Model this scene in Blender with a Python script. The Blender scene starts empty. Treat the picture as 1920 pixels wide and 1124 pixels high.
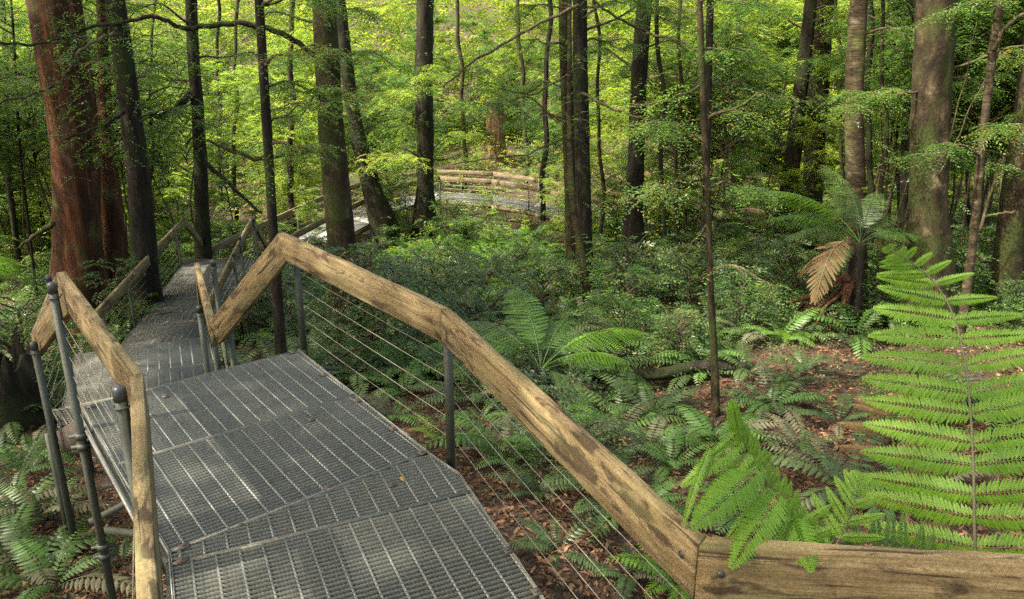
import bpy, math, random
import numpy as np
from mathutils import Matrix, Vector

# ------------------------------------------------------------------ camera, world, sun, exposure
S = bpy.context.scene
C = S.collection
PITCH = math.radians(18.6)
FPX = 1480.0                                   # focal length in pixels of the 1920 wide photograph
cam_d = bpy.data.cameras.new('camera'); cam = bpy.data.objects.new('camera', cam_d); C.objects.link(cam)
cam.location = (0, 0, 0); cam.rotation_euler = (math.radians(90) - PITCH, 0, 0)
cam_d.sensor_width = 36; cam_d.lens = 36 * FPX / 1920; cam_d.clip_start = .05; cam_d.clip_end = 600
S.camera = cam
SUN_TO = Vector((-.60, -.27, .86)).normalized()  # direction towards the sun: high on the left, behind the viewer's shoulder
W = bpy.data.worlds.new('World'); S.world = W; W.use_nodes = True
wn = W.node_tree; sky = wn.nodes.new('ShaderNodeTexSky'); sky.sky_type = 'NISHITA'; sky.sun_disc = False
sky.sun_elevation = math.asin(SUN_TO.z); sky.sun_rotation = math.atan2(SUN_TO.x, SUN_TO.y)
sky.air_density = .8; sky.dust_density = 4.0; sky.ozone_density = .6
tn = wn.nodes.new('ShaderNodeMix'); tn.data_type = 'RGBA'; tn.blend_type = 'MULTIPLY'; tn.inputs[0].default_value = 1; tn.inputs[7].default_value = (1, .92, .74, 1)   # the photograph's warm white balance
wn.links.new(sky.outputs[0], tn.inputs[6]); wn.links.new(tn.outputs[2], wn.nodes['Background'].inputs[0]); wn.nodes['Background'].inputs[1].default_value = .15
sd = bpy.data.lights.new('sun', 'SUN'); sd.energy = 3.1; sd.angle = math.radians(.6); sd.color = (1, .93, .80)
sun = bpy.data.objects.new('sun', sd); C.objects.link(sun)
sun.rotation_euler = (-SUN_TO).to_track_quat('-Z', 'Y').to_euler()
S.view_settings.view_transform = 'Standard'; S.view_settings.look = 'None'
S.view_settings.exposure = 2.1; S.view_settings.gamma = 1; S.view_settings.use_curve_mapping = False
S.render.engine = 'CYCLES'
cy = S.cycles
cy.max_bounces = 7; cy.diffuse_bounces = 4; cy.glossy_bounces = 2; cy.transmission_bounces = 4; cy.transparent_max_bounces = 4
cy.use_denoising = False; cy.sample_clamp_indirect = 6; cy.caustics_reflective = False; cy.caustics_refractive = False
try: cy.denoiser = 'OPENIMAGEDENOISE'; cy.denoising_prefilter = 'ACCURATE'
except Exception: pass

rng = np.random.default_rng(11); random.seed(11)

# ------------------------------------------------------------------ geometry of the view and of the ground
ct, st = math.cos(PITCH), math.sin(PITCH)
def ray(x, y):
    a, c = (x - 960) / FPX, -(y - 562) / FPX
    return np.array([a, ct + c * st, -st + c * ct])
def atz(x, y, z): r = ray(x, y); return r * (z / r[2])
def aty(x, y, Y): r = ray(x, y); return r * (Y / r[1])
def proj(p):
    fw = p[1] * ct - p[2] * st; up = p[1] * st + p[2] * ct
    if fw < .05: return (-9999, -9999, fw)
    return (960 + FPX * p[0] / fw, 562 - FPX * up / fw, fw)
def ground(x, y):
    x = np.asarray(x, float); y = np.asarray(y, float)
    t = np.clip(y - 3, 0, 19)
    z = -(3.42 + .168 * t) - .035 * np.clip(-x, 0, 12) - .05 * np.clip(2.2 - np.abs(x + 1), 0, 3) * (y < 3)
    z = z + .07 * np.sin(x * .9 + y * .35) + .05 * np.sin(x * 2.1 - y * 1.3 + 1) + .03 * np.sin(3.7 * x + 2.9 * y)
    z = z + .085 * np.clip(x - 1, 0, 8) * np.clip(y / 6, 0, 1)
    return z + np.clip(y - 66, 0, 200) * .22
def gnd(px, py):
    r = ray(px, py); s = 1.0
    for _ in range(60):
        z = float(ground(r[0] * s, r[1] * s)); s2 = z / r[2]
        s = s * .4 + s2 * .6
    return r * s

# ------------------------------------------------------------------ mesh helpers
def mk(name, V, faces, mat, parent=None, tint=None, gc=None, smooth=False, link=True, kind=None):
    V = np.asarray(V, np.float32).reshape(-1, 3)
    me = bpy.data.meshes.new(name)
    fl = [np.asarray(f, np.int32) for f in faces if len(f)]
    me.vertices.add(len(V)); me.vertices.foreach_set('co', V.ravel())
    tot = np.concatenate([np.full(len(f), f.shape[1], np.int32) for f in fl]); idx = np.concatenate([f.ravel() for f in fl])
    me.loops.add(len(idx)); me.loops.foreach_set('vertex_index', idx)
    me.polygons.add(len(tot)); me.polygons.foreach_set('loop_start', np.concatenate([[0], np.cumsum(tot)[:-1]]).astype(np.int32))
    try: me.polygons.foreach_set('loop_total', tot)
    except Exception: pass
    if smooth: me.polygons.foreach_set('use_smooth', np.ones(len(tot), bool))
    if tint is not None:
        a = me.attributes.new('tint', 'FLOAT', 'POINT'); a.data.foreach_set('value', np.asarray(tint, np.float32).ravel())
    if gc is not None:
        a = me.attributes.new('gc', 'FLOAT_VECTOR', 'POINT'); a.data.foreach_set('vector', np.asarray(gc, np.float32).ravel())
    me.update(calc_edges=True)
    for m in (mat if isinstance(mat, (list, tuple)) else [mat]): me.materials.append(m)
    if not link: return me
    return ob(name, me, parent, kind)
def ob(name, me, parent=None, kind=None, M=None):
    o = bpy.data.objects.new(name, me); C.objects.link(o)
    if parent is not None:
        o.parent = parent
        o.location = (0, 0, 0)
        if M is None: o.matrix_local = Matrix.Translation(-parent.location)
    if M is not None: o.matrix_local = M
    if kind: o['kind'] = kind
    return o
def empty(name, loc): o = bpy.data.objects.new(name, None); C.objects.link(o); o.location = tuple(float(v) for v in loc); o.empty_display_size = .2; return o
def tag(o, label, cat, group=None, kind=None):
    o['label'] = label; o['category'] = cat
    if group: o['group'] = group
    if kind: o['kind'] = kind
    return o

class MB:
    def __init__(s): s.V = []; s.F = {3: [], 4: []}; s.G = []; s.T = []; s.n = 0
    def add(s, V, F, gc=None, tint=0.):
        V = np.asarray(V, float).reshape(-1, 3)
        for f in F:
            f = np.asarray(f)
            if f.size: s.F[f.shape[1]].append(f + s.n)
        s.V.append(V); s.G.append(np.zeros_like(V) if gc is None else gc); s.T.append(np.full(len(V), tint) if np.isscalar(tint) else tint); s.n += len(V)
    def build(s, name, mat, parent=None, smooth=False, kind=None, link=True):
        F = [np.concatenate(f) for f in s.F.values() if f]
        return mk(name, np.concatenate(s.V), F, mat, parent, np.concatenate(s.T), np.concatenate(s.G), smooth, link, kind)
BOXF = np.array([[0, 3, 2, 1], [4, 5, 6, 7], [0, 1, 5, 4], [1, 2, 6, 5], [2, 3, 7, 6], [3, 0, 4, 7]])
def bar_box(mb, a, b, w, h, up=(0, 0, 1), top=True):
    """box along a-b, a and b on the middle of its top (or its middle)"""
    a = np.array(a, float); b = np.array(b, float); d = b - a; L = np.linalg.norm(d); d /= L
    s = np.cross(d, up); s /= np.linalg.norm(s); u = np.cross(s, d)
    z0, z1 = (-h, 0) if top else (-h / 2, h / 2)
    V = [p + s * x * w / 2 + u * z for p in (a, b) for x, z in ((-1, z0), (1, z0), (1, z1), (-1, z1))]
    G = [[t, x * w / 2, z] for t in (0, L) for x, z in ((-1, z0), (1, z0), (1, z1), (-1, z1))]
    mb.add(V, [BOXF[[0, 1]], BOXF[2:]], np.array(G))
def tube(mb, pts, rad, n=8, cap=True, rough=0., seed=0, tint=0., flute=None):
    P = np.asarray(pts, float); m = len(P); rad = np.broadcast_to(np.asarray(rad, float), (m,))
    T = np.gradient(P, axis=0) if m > 2 else np.repeat([P[1] - P[0]], 2, 0)
    T = T / np.linalg.norm(T, axis=1)[:, None]
    ref = np.array([1., .0137, .0071]) if abs(T[:, 0]).max() < .9 else np.array([.0113, 1., .0091]) if abs(T[:, 1]).max() < .98 else np.array([.013, .011, 1.])
    A = np.cross(T, ref); A /= np.linalg.norm(A, axis=1)[:, None]; B = np.cross(T, A)
    th = np.linspace(0, 2 * np.pi, n, endpoint=False)
    R = rad[:, None] * np.ones((m, n))
    s = np.concatenate([[0], np.cumsum(np.linalg.norm(np.diff(P, axis=0), axis=1))])
    if rough:
        sv = s[:, None]; tv = th[None, :]
        R *= 1 + rough * (.5 * np.sin(2 * tv + sv * 1.1 + seed) + .35 * np.sin(3 * tv - sv * 2.3 + seed * 2.1) + .35 * np.sin(5 * tv + sv * 4.1 + seed) + .3 * np.sin(7 * tv - sv * 7.3 + 3 * seed) + .25 * np.sin(4 * tv + 13 * sv))
    if flute is not None: R *= flute(s[:, None], th[None, :])
    V = P[:, None] + R[..., None] * (np.cos(th)[None, :, None] * A[:, None] + np.sin(th)[None, :, None] * B[:, None])
    i = np.arange(m - 1)[:, None] * n; j = np.arange(n)[None]; k = (j + 1) % n
    F = np.stack([i + j, i + k, i + n + k, i + n + j], -1).reshape(-1, 4)
    G = np.stack([np.repeat(s[:, None], n, 1), R * np.cos(th), R * np.sin(th)], -1).reshape(-1, 3)
    Fs = [F]; V = V.reshape(-1, 3)
    if cap:
        V = np.vstack([V, P[0], P[-1]]); G = np.vstack([G, [0, 0, 0], [s[-1], 0, 0]]); j = j[0]; k = k[0]
        Fs.append(np.vstack([np.stack([np.full(n, m * n), k, j], -1), np.stack([np.full(n, m * n + 1), (m - 1) * n + j, (m - 1) * n + k], -1)]))
    mb.add(V, Fs, G, tint)
def nrm(v): v = np.asarray(v, float); return v / np.maximum(np.linalg.norm(v, axis=-1, keepdims=True), 1e-9)
def leaf4(mb, pos, d, nor, L, Wd, tint, fold=.25):
    """many diamond leaves of two triangles each"""
    d = nrm(d); s = nrm(np.cross(d, nor)); u = np.cross(s, d); n = len(pos); L = np.asarray(L)[:, None]; Wd = np.asarray(Wd)[:, None]
    V = np.stack([pos, pos + d * L * .45 + s * Wd / 2 + u * Wd * fold, pos + d * L, pos + d * L * .45 - s * Wd / 2 + u * Wd * fold], 1)
    i = np.arange(n)[:, None] * 4
    mb.add(V.reshape(-1, 3), [np.vstack([i + [0, 1, 2], i + [0, 2, 3]])], None, np.repeat(tint, 4))
def leaf6(mb, pos, d, nor, L, Wd, tint, droop=.12, fold=.18):
    d = nrm(d); s = nrm(np.cross(d, nor)); u = np.cross(s, d); n = len(pos); L = np.asarray(L)[:, None]; Wd = np.asarray(Wd)[:, None]
    V = np.stack([pos, pos + d * L * .28 + s * Wd * .5 - u * Wd * fold, pos + d * L * .28 - s * Wd * .5 - u * Wd * fold, pos + d * L * .28,
                  pos + d * L * .68 + s * Wd * .38 - u * (Wd * fold + L * droop * .4), pos + d * L * .68 - s * Wd * .38 - u * (Wd * fold + L * droop * .4), pos + d * L * .68 - u * L * droop * .4,
                  pos + d * L - u * L * droop], 1)
    i = np.arange(n)[:, None] * 8
    mb.add(V.reshape(-1, 3), [np.vstack([i + [0, 1, 3], i + [0, 3, 2], i + [4, 7, 6], i + [6, 7, 5]]), np.vstack([i + [1, 4, 6, 3], i + [3, 6, 5, 2]])], None, np.repeat(tint, 8))

# ------------------------------------------------------------------ materials
def newmat(name):
    m = bpy.data.materials.new(name); m.use_nodes = True; nt = m.node_tree
    return m, nt, nt.nodes['Principled BSDF'], nt.nodes['Material Output']
def N(nt, t, **k):
    n = nt.nodes.new(t)
    for a, v in k.items(): setattr(n, a, v)
    return n
def ramp(nt, src, stops):
    r = N(nt, 'ShaderNodeValToRGB'); nt.links.new(src, r.inputs[0]); e = r.color_ramp.elements
    while len(e) < len(stops): e.new(.5)
    for el, (p, c) in zip(e, stops): el.position = p; el.color = (*c, 1)
    return r.outputs[0]
def coords(nt, kind, scale, attr='gc'):
    if kind == 'attr': a = N(nt, 'ShaderNodeAttribute', attribute_name=attr); o = a.outputs['Vector']
    else: a = N(nt, 'ShaderNodeTexCoord'); o = a.outputs[kind]
    mp = N(nt, 'ShaderNodeMapping'); mp.inputs['Scale'].default_value = scale; nt.links.new(o, mp.inputs[0]); return mp.outputs[0]
def noise(nt, vec, scale=1, detail=4, rough=.55, dist=0.):
    n = N(nt, 'ShaderNodeTexNoise'); n.inputs['Scale'].default_value = scale; n.inputs['Detail'].default_value = detail
    n.inputs['Roughness'].default_value = rough; n.inputs['Distortion'].default_value = dist; nt.links.new(vec, n.inputs['Vector']); return n.outputs[0]
def mixc(nt, f, a, b, mode='MIX'):
    m = N(nt, 'ShaderNodeMix', data_type='RGBA', blend_type=mode)
    for s, v in ((0, f), (6, a), (7, b)):
        if hasattr(v, 'is_linked'): nt.links.new(v, m.inputs[s])
        else: m.inputs[s].default_value = v if s == 0 else (*v, 1)
    return m.outputs[2]
def bump(nt, h, bs, strength=.5, dist=.01):
    b = N(nt, 'ShaderNodeBump'); b.inputs['Strength'].default_value = strength; b.inputs['Distance'].default_value = dist
    nt.links.new(h, b.inputs['Height']); nt.links.new(b.outputs[0], bs.inputs['Normal'])

def leaf_mat(name, dark, mid, light, trans=.38, rough=.42, spec=.5, tcol=None, old=None, pos=(.0, .5, 1.)):
    m, nt, bs, out = newmat(name)
    at = N(nt, 'ShaderNodeAttribute', attribute_name='tint'); oi = N(nt, 'ShaderNodeObjectInfo')
    ad = N(nt, 'ShaderNodeMath', operation='MULTIPLY_ADD'); nt.links.new(oi.outputs['Random'], ad.inputs[0]); ad.inputs[1].default_value = .35
    sb = N(nt, 'ShaderNodeMath', operation='SUBTRACT'); nt.links.new(at.outputs['Fac'], sb.inputs[0]); sb.inputs[1].default_value = .17; nt.links.new(sb.outputs[0], ad.inputs[2])
    st_ = list(zip(pos, (dark, mid, light)))
    if old: st_ = [(p * .93, c) for p, c in st_] + [(.97, old)]
    col = ramp(nt, ad.outputs[0], st_)
    nt.links.new(col, bs.inputs['Base Color']); bs.inputs['Roughness'].default_value = rough; bs.inputs['Specular IOR Level'].default_value = spec
    tr = N(nt, 'ShaderNodeBsdfTranslucent'); nt.links.new(mixc(nt, 1., col, tcol or (1.7, 1.75, .75), 'MULTIPLY'), tr.inputs[0])
    mx = N(nt, 'ShaderNodeMixShader'); mx.inputs[0].default_value = trans
    nt.links.new(bs.outputs[0], mx.inputs[1]); nt.links.new(tr.outputs[0], mx.inputs[2]); nt.links.new(mx.outputs[0], out.inputs[0])
    return m
M = {}
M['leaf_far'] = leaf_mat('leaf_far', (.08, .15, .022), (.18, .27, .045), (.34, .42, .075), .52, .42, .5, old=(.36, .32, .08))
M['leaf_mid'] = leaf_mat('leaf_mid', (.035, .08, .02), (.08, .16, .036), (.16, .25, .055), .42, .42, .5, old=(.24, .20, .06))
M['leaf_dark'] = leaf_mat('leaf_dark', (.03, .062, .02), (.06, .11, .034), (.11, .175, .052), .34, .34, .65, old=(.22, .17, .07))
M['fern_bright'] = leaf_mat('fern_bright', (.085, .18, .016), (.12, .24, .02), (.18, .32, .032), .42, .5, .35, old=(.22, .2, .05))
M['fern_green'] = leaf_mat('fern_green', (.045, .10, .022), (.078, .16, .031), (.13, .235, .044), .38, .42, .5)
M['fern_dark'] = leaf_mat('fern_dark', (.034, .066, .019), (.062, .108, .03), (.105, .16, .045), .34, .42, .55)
M['fern_grey'] = leaf_mat('fern_grey', (.07, .075, .04), (.11, .115, .065), (.17, .16, .09), .25, .6, .3)
M['fern_dead'] = leaf_mat('fern_dead', (.075, .048, .024), (.15, .098, .045), (.27, .19, .09), .3, .65, .25, tcol=(1.3, 1.1, .7))
M['litter'] = leaf_mat('litter', (.04, .02, .011), (.115, .056, .027), (.28, .155, .08), .12, .6, .3, tcol=(1.2, 1., .7))
M['yellow_leaf'] = leaf_mat('yellow_leaf', (.5, .28, .05), (.55, .33, .06), (.6, .4, .1), .2, .5, .3, tcol=(1, 1, .6))

def bark_mat(name, cols, moss=.45, mosscol=(.05, .07, .015), vs=(9, 9, 2.2), bands=False, fib=False, bd=.02):
    m, nt, bs, out = newmat(name)
    v = coords(nt, 'Object', vs)
    n1 = noise(nt, v, 1, 8, .62, .4); c = ramp(nt, n1, [(.3, cols[0]), (.48, cols[1]), (.6, cols[2]), (.75, cols[3])])
    v2 = coords(nt, 'Object', (1.3, 1.3, .8)); n2 = noise(nt, v2, 1.7, 5, .6); mk_ = ramp(nt, n2, [(moss, (0, 0, 0)), (moss + .12, (1, 1, 1))])
    n3 = noise(nt, coords(nt, 'Object', (30, 30, 30)), 1, 3, .6)
    c = mixc(nt, mk_, c, mixc(nt, n3, mosscol, tuple(x * 2.1 for x in mosscol)))
    v4 = coords(nt, 'Object', (60, 60, 7) if fib else ((5, 5, 45) if bands else (45, 45, 20)))
    n4 = noise(nt, v4, 1, 4, .6)
    c = mixc(nt, .75, c, ramp(nt, n4, [(.33, (.38, .36, .34)), (.6, (1.15, 1.12, 1.08))]), 'MULTIPLY')
    nt.links.new(c, bs.inputs['Base Color']); bs.inputs['Roughness'].default_value = .9; bs.inputs['Specular IOR Level'].default_value = .25
    hb = N(nt, 'ShaderNodeMath', operation='MULTIPLY_ADD'); nt.links.new(n4, hb.inputs[0]); hb.inputs[1].default_value = .5; nt.links.new(n1, hb.inputs[2])
    bump(nt, hb.outputs[0], bs, .9, bd)
    return m
M['bark_red'] = bark_mat('bark_red', [(.02, .010, .006), (.055, .023, .011), (.115, .046, .02), (.28, .125, .052)], .56, (.05, .05, .015), (7, 7, .7), fib=True, bd=.04)
M['bark_moss'] = bark_mat('bark_moss', [(.011, .009, .004), (.03, .022, .011), (.065, .048, .025), (.18, .15, .09)], .47, (.024, .03, .007), (6, 6, 4))
M['bark_pale'] = bark_mat('bark_pale', [(.020, .015, .008), (.048, .036, .019), (.088, .067, .038), (.2, .175, .115)], .54, (.06, .065, .02), (5, 5, 9), bands=True)
M['bark_dark'] = bark_mat('bark_dark', [(.008, .006, .004), (.016, .012, .008), (.03, .023, .015), (.07, .058, .04)], .5, (.016, .022, .007), (12, 12, 2))
M['bark_twig'] = bark_mat('bark_twig', [(.03, .02, .012), (.07, .05, .03), (.12, .09, .055), (.25, .2, .13)], .5, (.04, .05, .015), (20, 20, 6), bd=.006)
M['bark_snag'] = bark_mat('bark_snag', [(.07, .04, .02), (.14, .085, .045), (.22, .14, .075), (.34, .25, .14)], .6, (.09, .10, .02), (9, 9, .8), fib=True)
M['root'] = bark_mat('root', [(.012, .01, .006), (.055, .025, .012), (.12, .055, .025), (.3, .15, .07)], .7, (.04, .05, .015), (26, 26, 7), bd=.02)

def wood_mat(name, cols, stain=.5, base_scale=1.):
    m, nt, bs, out = newmat(name)
    v = coords(nt, 'attr', (1.6, 26, 26)); g = noise(nt, v, 1.0, 7, .62, .35)
    c = ramp(nt, g, [(.28, cols[0]), (.45, cols[1]), (.6, cols[2]), (.78, cols[3])])
    v2 = coords(nt, 'attr', (5.5, 24, 18)); n2 = noise(nt, v2, 1, 5, .6, .6)
    v3 = coords(nt, 'attr', (1.8, 7, 6)); n3 = noise(nt, v3, 1, 4, .55)
    s = N(nt, 'ShaderNodeMath', operation='MULTIPLY'); nt.links.new(n2, s.inputs[0]); nt.links.new(n3, s.inputs[1])
    c = mixc(nt, ramp(nt, s.outputs[0], [(stain * .56, (0, 0, 0)), (stain * .68, (.85, .85, .85))]), c, (.04, .024, .014))
    n5 = noise(nt, coords(nt, 'attr', (90, 90, 90)), 1, 2, .7)
    c = mixc(nt, .55, c, ramp(nt, n5, [(.36, (.55, .53, .5)), (.6, (1.12, 1.1, 1.08))]), 'MULTIPLY')
    n6 = noise(nt, coords(nt, 'attr', (2.3, 9, 9)), 1, 3, .6)
    c = mixc(nt, ramp(nt, n6, [(.55, (0, 0, 0)), (.72, (.6, .6, .6))]), c, (.10, .11, .035))
    n8 = noise(nt, coords(nt, 'attr', (2.2, 75, 60)), 1, 3, .5, .2); c = mixc(nt, ramp(nt, n8, [(.34, (.85, .85, .85)), (.385, (0, 0, 0))]), c, (.03, .018, .01))
    nt.links.new(c, bs.inputs['Base Color']); bs.inputs['Roughness'].default_value = .8; bs.inputs['Specular IOR Level'].default_value = .3
    v7 = coords(nt, 'attr', (6, 130, 130)); n7 = noise(nt, v7, 1, 4, .6, .3)
    hb = N(nt, 'ShaderNodeMath', operation='MULTIPLY_ADD'); nt.links.new(n7, hb.inputs[0]); hb.inputs[1].default_value = .6; nt.links.new(n2, hb.inputs[2])
    bump(nt, hb.outputs[0], bs, .7, .006)
    return m
M['wood'] = wood_mat('wood', [(.085, .058, .027), (.175, .128, .060), (.26, .198, .098), (.37, .295, .165)], .51)
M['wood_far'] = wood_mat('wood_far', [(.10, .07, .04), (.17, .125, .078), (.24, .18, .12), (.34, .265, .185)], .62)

def metal_mat(name, c0, c1, rough=.5, metal=.6, sc=8, fine=70):
    m, nt, bs, out = newmat(name)
    n1 = noise(nt, coords(nt, 'Object', (sc, sc, sc)), 1, 5, .6); n2 = noise(nt, coords(nt, 'Object', (fine, fine, fine)), 1, 3, .6)
    c = mixc(nt, n1, c0, c1); c = mixc(nt, .6, c, ramp(nt, n2, [(.35, (.6, .6, .58)), (.62, (1.15, 1.15, 1.12))]), 'MULTIPLY')
    nt.links.new(c, bs.inputs['Base Color']); bs.inputs['Metallic'].default_value = metal; bs.inputs['Roughness'].default_value = rough
    bump(nt, n2, bs, .25, .002)
    return m
M['grate'] = metal_mat('grate', (.12, .122, .098), (.19, .19, .16), .5, .4)
M['grate_dull'] = metal_mat('grate_dull', (.065, .067, .058), (.11, .112, .10), .6, .3, 2, 5)  # same grating with the shade on the long deck put into its colour
M['rod'] = metal_mat('rod', (.2, .205, .185), (.3, .31, .28), .5, .35)
M['steel'] = metal_mat('steel', (.05, .055, .05), (.10, .105, .09), .55, .5)
M['steel_light'] = metal_mat('steel_light', (.2, .2, .18), (.34, .34, .31), .5, .5)
M['post'] = metal_mat('post', (.03, .036, .027), (.075, .084, .062), .6, .25, 14)
M['cap'] = metal_mat('cap', (.03, .034, .035), (.06, .065, .065), .35, .0)
M['rust'] = metal_mat('rust', (.07, .055, .045), (.15, .115, .095), .75, .1)
M['cable'] = metal_mat('cable', (.19, .175, .13), (.32, .29, .21), .45, .4)
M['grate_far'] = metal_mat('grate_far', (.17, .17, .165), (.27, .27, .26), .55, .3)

m, nt, bs, out = newmat('forest_soil'); M['soil'] = m
v = coords(nt, 'Object', (1, 1, 1)); n1 = noise(nt, v, 1.3, 6, .6); n2 = noise(nt, v, 28, 5, .7, .8)
vo = N(nt, 'ShaderNodeTexVoronoi'); vo.inputs['Scale'].default_value = 26; nt.links.new(v, vo.inputs['Vector'])
c = ramp(nt, n2, [(.3, (.018, .01, .006)), (.5, (.06, .03, .017)), (.62, (.13, .07, .04)), (.8, (.26, .15, .085))])
c = mixc(nt, .45, c, mixc(nt, .5, c, vo.outputs['Color'], 'MULTIPLY'))
c = mixc(nt, ramp(nt, n1, [(.5, (0, 0, 0)), (.62, (.8, .8, .8))]), c, (.03, .04, .014))
nt.links.new(c, bs.inputs['Base Color']); bs.inputs['Roughness'].default_value = .95; bump(nt, n2, bs, 1., .03)

# ------------------------------------------------------------------ THE SETTING: the ground and the slope behind
xs = np.concatenate([np.linspace(-90, -14, 26)[:-1], np.linspace(-14, 14, 141), np.linspace(14, 90, 26)[1:]])
ys = np.concatenate([np.linspace(-25, 0, 12)[:-1], np.linspace(0, 24, 121), np.linspace(24, 150, 64)[1:]])
X, Y = np.meshgrid(xs, ys); Z = ground(X, Y)
nx, ny = len(xs), len(ys); i = (np.arange(ny - 1)[:, None] * nx + np.arange(nx - 1)[None]).ravel()
g = mk('ground', np.stack([X, Y, Z], -1), [np.stack([i, i + 1, i + nx + 1, i + nx], -1)], M['soil'], smooth=True, kind='structure')
g['label'] = 'brown forest floor strewn with leaf litter, falling away from the walkway'

# ------------------------------------------------------------------ WALKWAY
def clip(poly, p, n):
    """keep the part of a convex polygon where (q-p).n >= 0"""
    out = []; k = len(poly)
    for i in range(k):
        a, b = np.array(poly[i]), np.array(poly[(i + 1) % k]); da, db = np.dot(a - p, n), np.dot(b - p, n)
        if da >= 0: out.append(a)
        if da * db < 0: out.append(a + (b - a) * da / (da - db))
    return out
def cut(poly, o, d):
    """interval of the line o+t*d inside a convex polygon"""
    n = np.array([-d[1], d[0]]); ts = []; k = len(poly)
    for i in range(k):
        a, b = np.array(poly[i]), np.array(poly[(i + 1) % k]); da, db = np.dot(a - o, n), np.dot(b - o, n)
        if da * db < 0: q = a + (b - a) * da / (da - db); ts.append(np.dot(q - o, d))
    return (min(ts), max(ts)) if len(ts) >= 2 else None
def grating(parent, poly, z, e, o, pitch=.03, rodp=.1, serr=True, depth=.03, mat='grate', rodw=.010, band=True, zf=None):
    """one panel of serrated bar grating: bars along e, rods across; z or plane function zf(x,y)"""
    poly = [np.array(p, float) for p in poly]
    if len(poly) < 3: return None
    zf = zf or (lambda x, y: z)
    e = np.array(e, float) / np.linalg.norm(e); n = np.array([e[1], -e[0]]); o = np.array(o, float)
    mb = MB(); vv = [np.dot(p - o, n) for p in poly]; uu = [np.dot(p - o, e) for p in poly]
    for k in range(math.ceil(min(vv) / pitch), math.floor(max(vv) / pitch) + 1):
        q = o + n * (k * pitch + .0004); c = cut(poly, q, e)
        if not c or c[1] - c[0] < .03: continue
        a, b = q + e * c[0], q + e * c[1]
        if serr:
            ns = max(2, int((c[1] - c[0]) / .008)) | 1
            t = np.linspace(0, 1, ns)[:, None]; P = a + (b - a) * t
            zt = np.full(ns, 0.); zt[1::2] = -.0035
            zz = np.array([zf(*p) for p in P]) if zf(*a) != zf(*b) else np.full(ns, zf(*a))
            V = np.concatenate([np.column_stack([P + n * s * .0022, zz + h]) for s, h in ((-1, zt), (1, zt), (1, -depth), (-1, -depth))])
            i = np.arange(ns - 1); r = lambda A, B: np.stack([i + A * ns, i + 1 + A * ns, i + 1 + B * ns, i + B * ns], -1)
            mb.add(V, [np.vstack([r(0, 1), r(1, 2), r(3, 0)])])
        else: bar_box(mb, (*a, zf(*a)), (*b, zf(*b)), .0045, depth)
    g1 = mb.build('grating', M[mat], parent)
    mb = MB()
    for k in range(math.ceil(min(uu) / rodp), math.floor(max(uu) / rodp) + 1):
        q = o + e * (k * rodp); c = cut(poly, q, n)
        if not c or c[1] - c[0] < .03: continue
        a, b = q + n * c[0], q + n * c[1]; bar_box(mb, (*a, zf(*a) - .0038), (*b, zf(*b) - .0038), rodw, .006)
    if mb.n: mb.build('cross_rod_set', M['rod'], g1).matrix_local = Matrix.Identity(4)
    mb = MB()
    if band:
        for i in range(len(poly)):
            a, b = poly[i], poly[(i + 1) % len(poly)]; d = b - a; L = np.linalg.norm(d)
            if L < .03: continue
            nn = np.array([-d[1], d[0]]) / L; cen = sum(poly) / len(poly)
            if np.dot(cen - a, nn) < 0: nn = -nn
            a2, b2 = a + nn * .0035, b + nn * .0035
            bar_box(mb, (*a2, zf(*a2) + .0006), (*b2, zf(*b2) + .0006), .005, depth + .004)
        mb.build('edge_band', M['grate'], g1).matrix_local = Matrix.Identity(4)
    return g1
def clips(parent, pts, z, yaw):
    for (x, y) in pts:
        mb = MB(); c, s = math.cos(yaw), math.sin(yaw)
        bar_box(mb, (x - c * .022, y - s * .022, z + .006), (x + c * .022, y + s * .022, z + .006), .036, .004)
        tube(mb, [(x, y, z + .005), (x, y, z + .014)], .009, 8)
        mb.build('fixing_clip', M['rust'], parent)
def under(parent, pts, z, h=.12, w=.05, mat='steel'):
    for a, b in zip(pts[:-1], pts[1:]):
        mb = MB(); bar_box(mb, (*a, z), (*b, z), w, h); mb.build('support_beam', M[mat], parent)
def leg(parent, x, y, z0, r=.0242, name='support_post', z1=None):
    mb = MB(); zb = float(ground(x, y)) - .15 if z1 is None else z1
    tube(mb, [(x, y, z0), (x, y, zb)], r, 12); return mb.build(name, M['post'], parent, smooth=False)
def strut(parent, a, b, r=.0242, name='brace', mat='post'):
    mb = MB(); tube(mb, [a, b], r, 10); return mb.build(name, M[mat], parent)
def coupler(parent, p):
    mb = MB()
    for dz in (-.035, .035):
        tube(mb, [(p[0], p[1], p[2] + dz - .018), (p[0], p[1], p[2] + dz + .018)], .036, 10)
        tube(mb, [(p[0] - .06, p[1] - .02, p[2] + dz), (p[0] + .06, p[1] + .02, p[2] + dz)], .012, 6)
    mb.build('tube_coupler', M['steel'], parent)

ZA = -2.2
A_poly = [(-2.68, 4.45), (-1.575, 5.385), (-.475, 3.895), (-1.54, 3.0)]
deckA = tag(empty('walkway_platform', (-1.2, 3.6, ZA)), 'nearest steel grating deck of the walkway, bending towards the first steps', 'walkway', 'raised steel walkway decks')
eA = np.array([.788, .615]); nA = np.array([.614, -.789]); oA = np.array([-2.456, 4.665])
mid = oA + nA * .915
grating(deckA, clip(A_poly, mid - nA * .002, -nA), ZA, eA, oA)
grating(deckA, clip(A_poly, mid + nA * .002, nA), ZA, eA, oA + nA * .93 - eA * .03)
e2 = np.array([.91, .415]); n2 = np.array([.414, -.91]); o2 = np.array([-1.417, 2.944]); e2 /= np.linalg.norm(e2); n2 = np.array([e2[1], -e2[0]])
N_poly = [(-1.535, 2.996), (-.472, 3.888), (-.28, 3.66), (.5, 1.80), (.80, .9), (-.55, .75), (-1.38, 2.66)]
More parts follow.
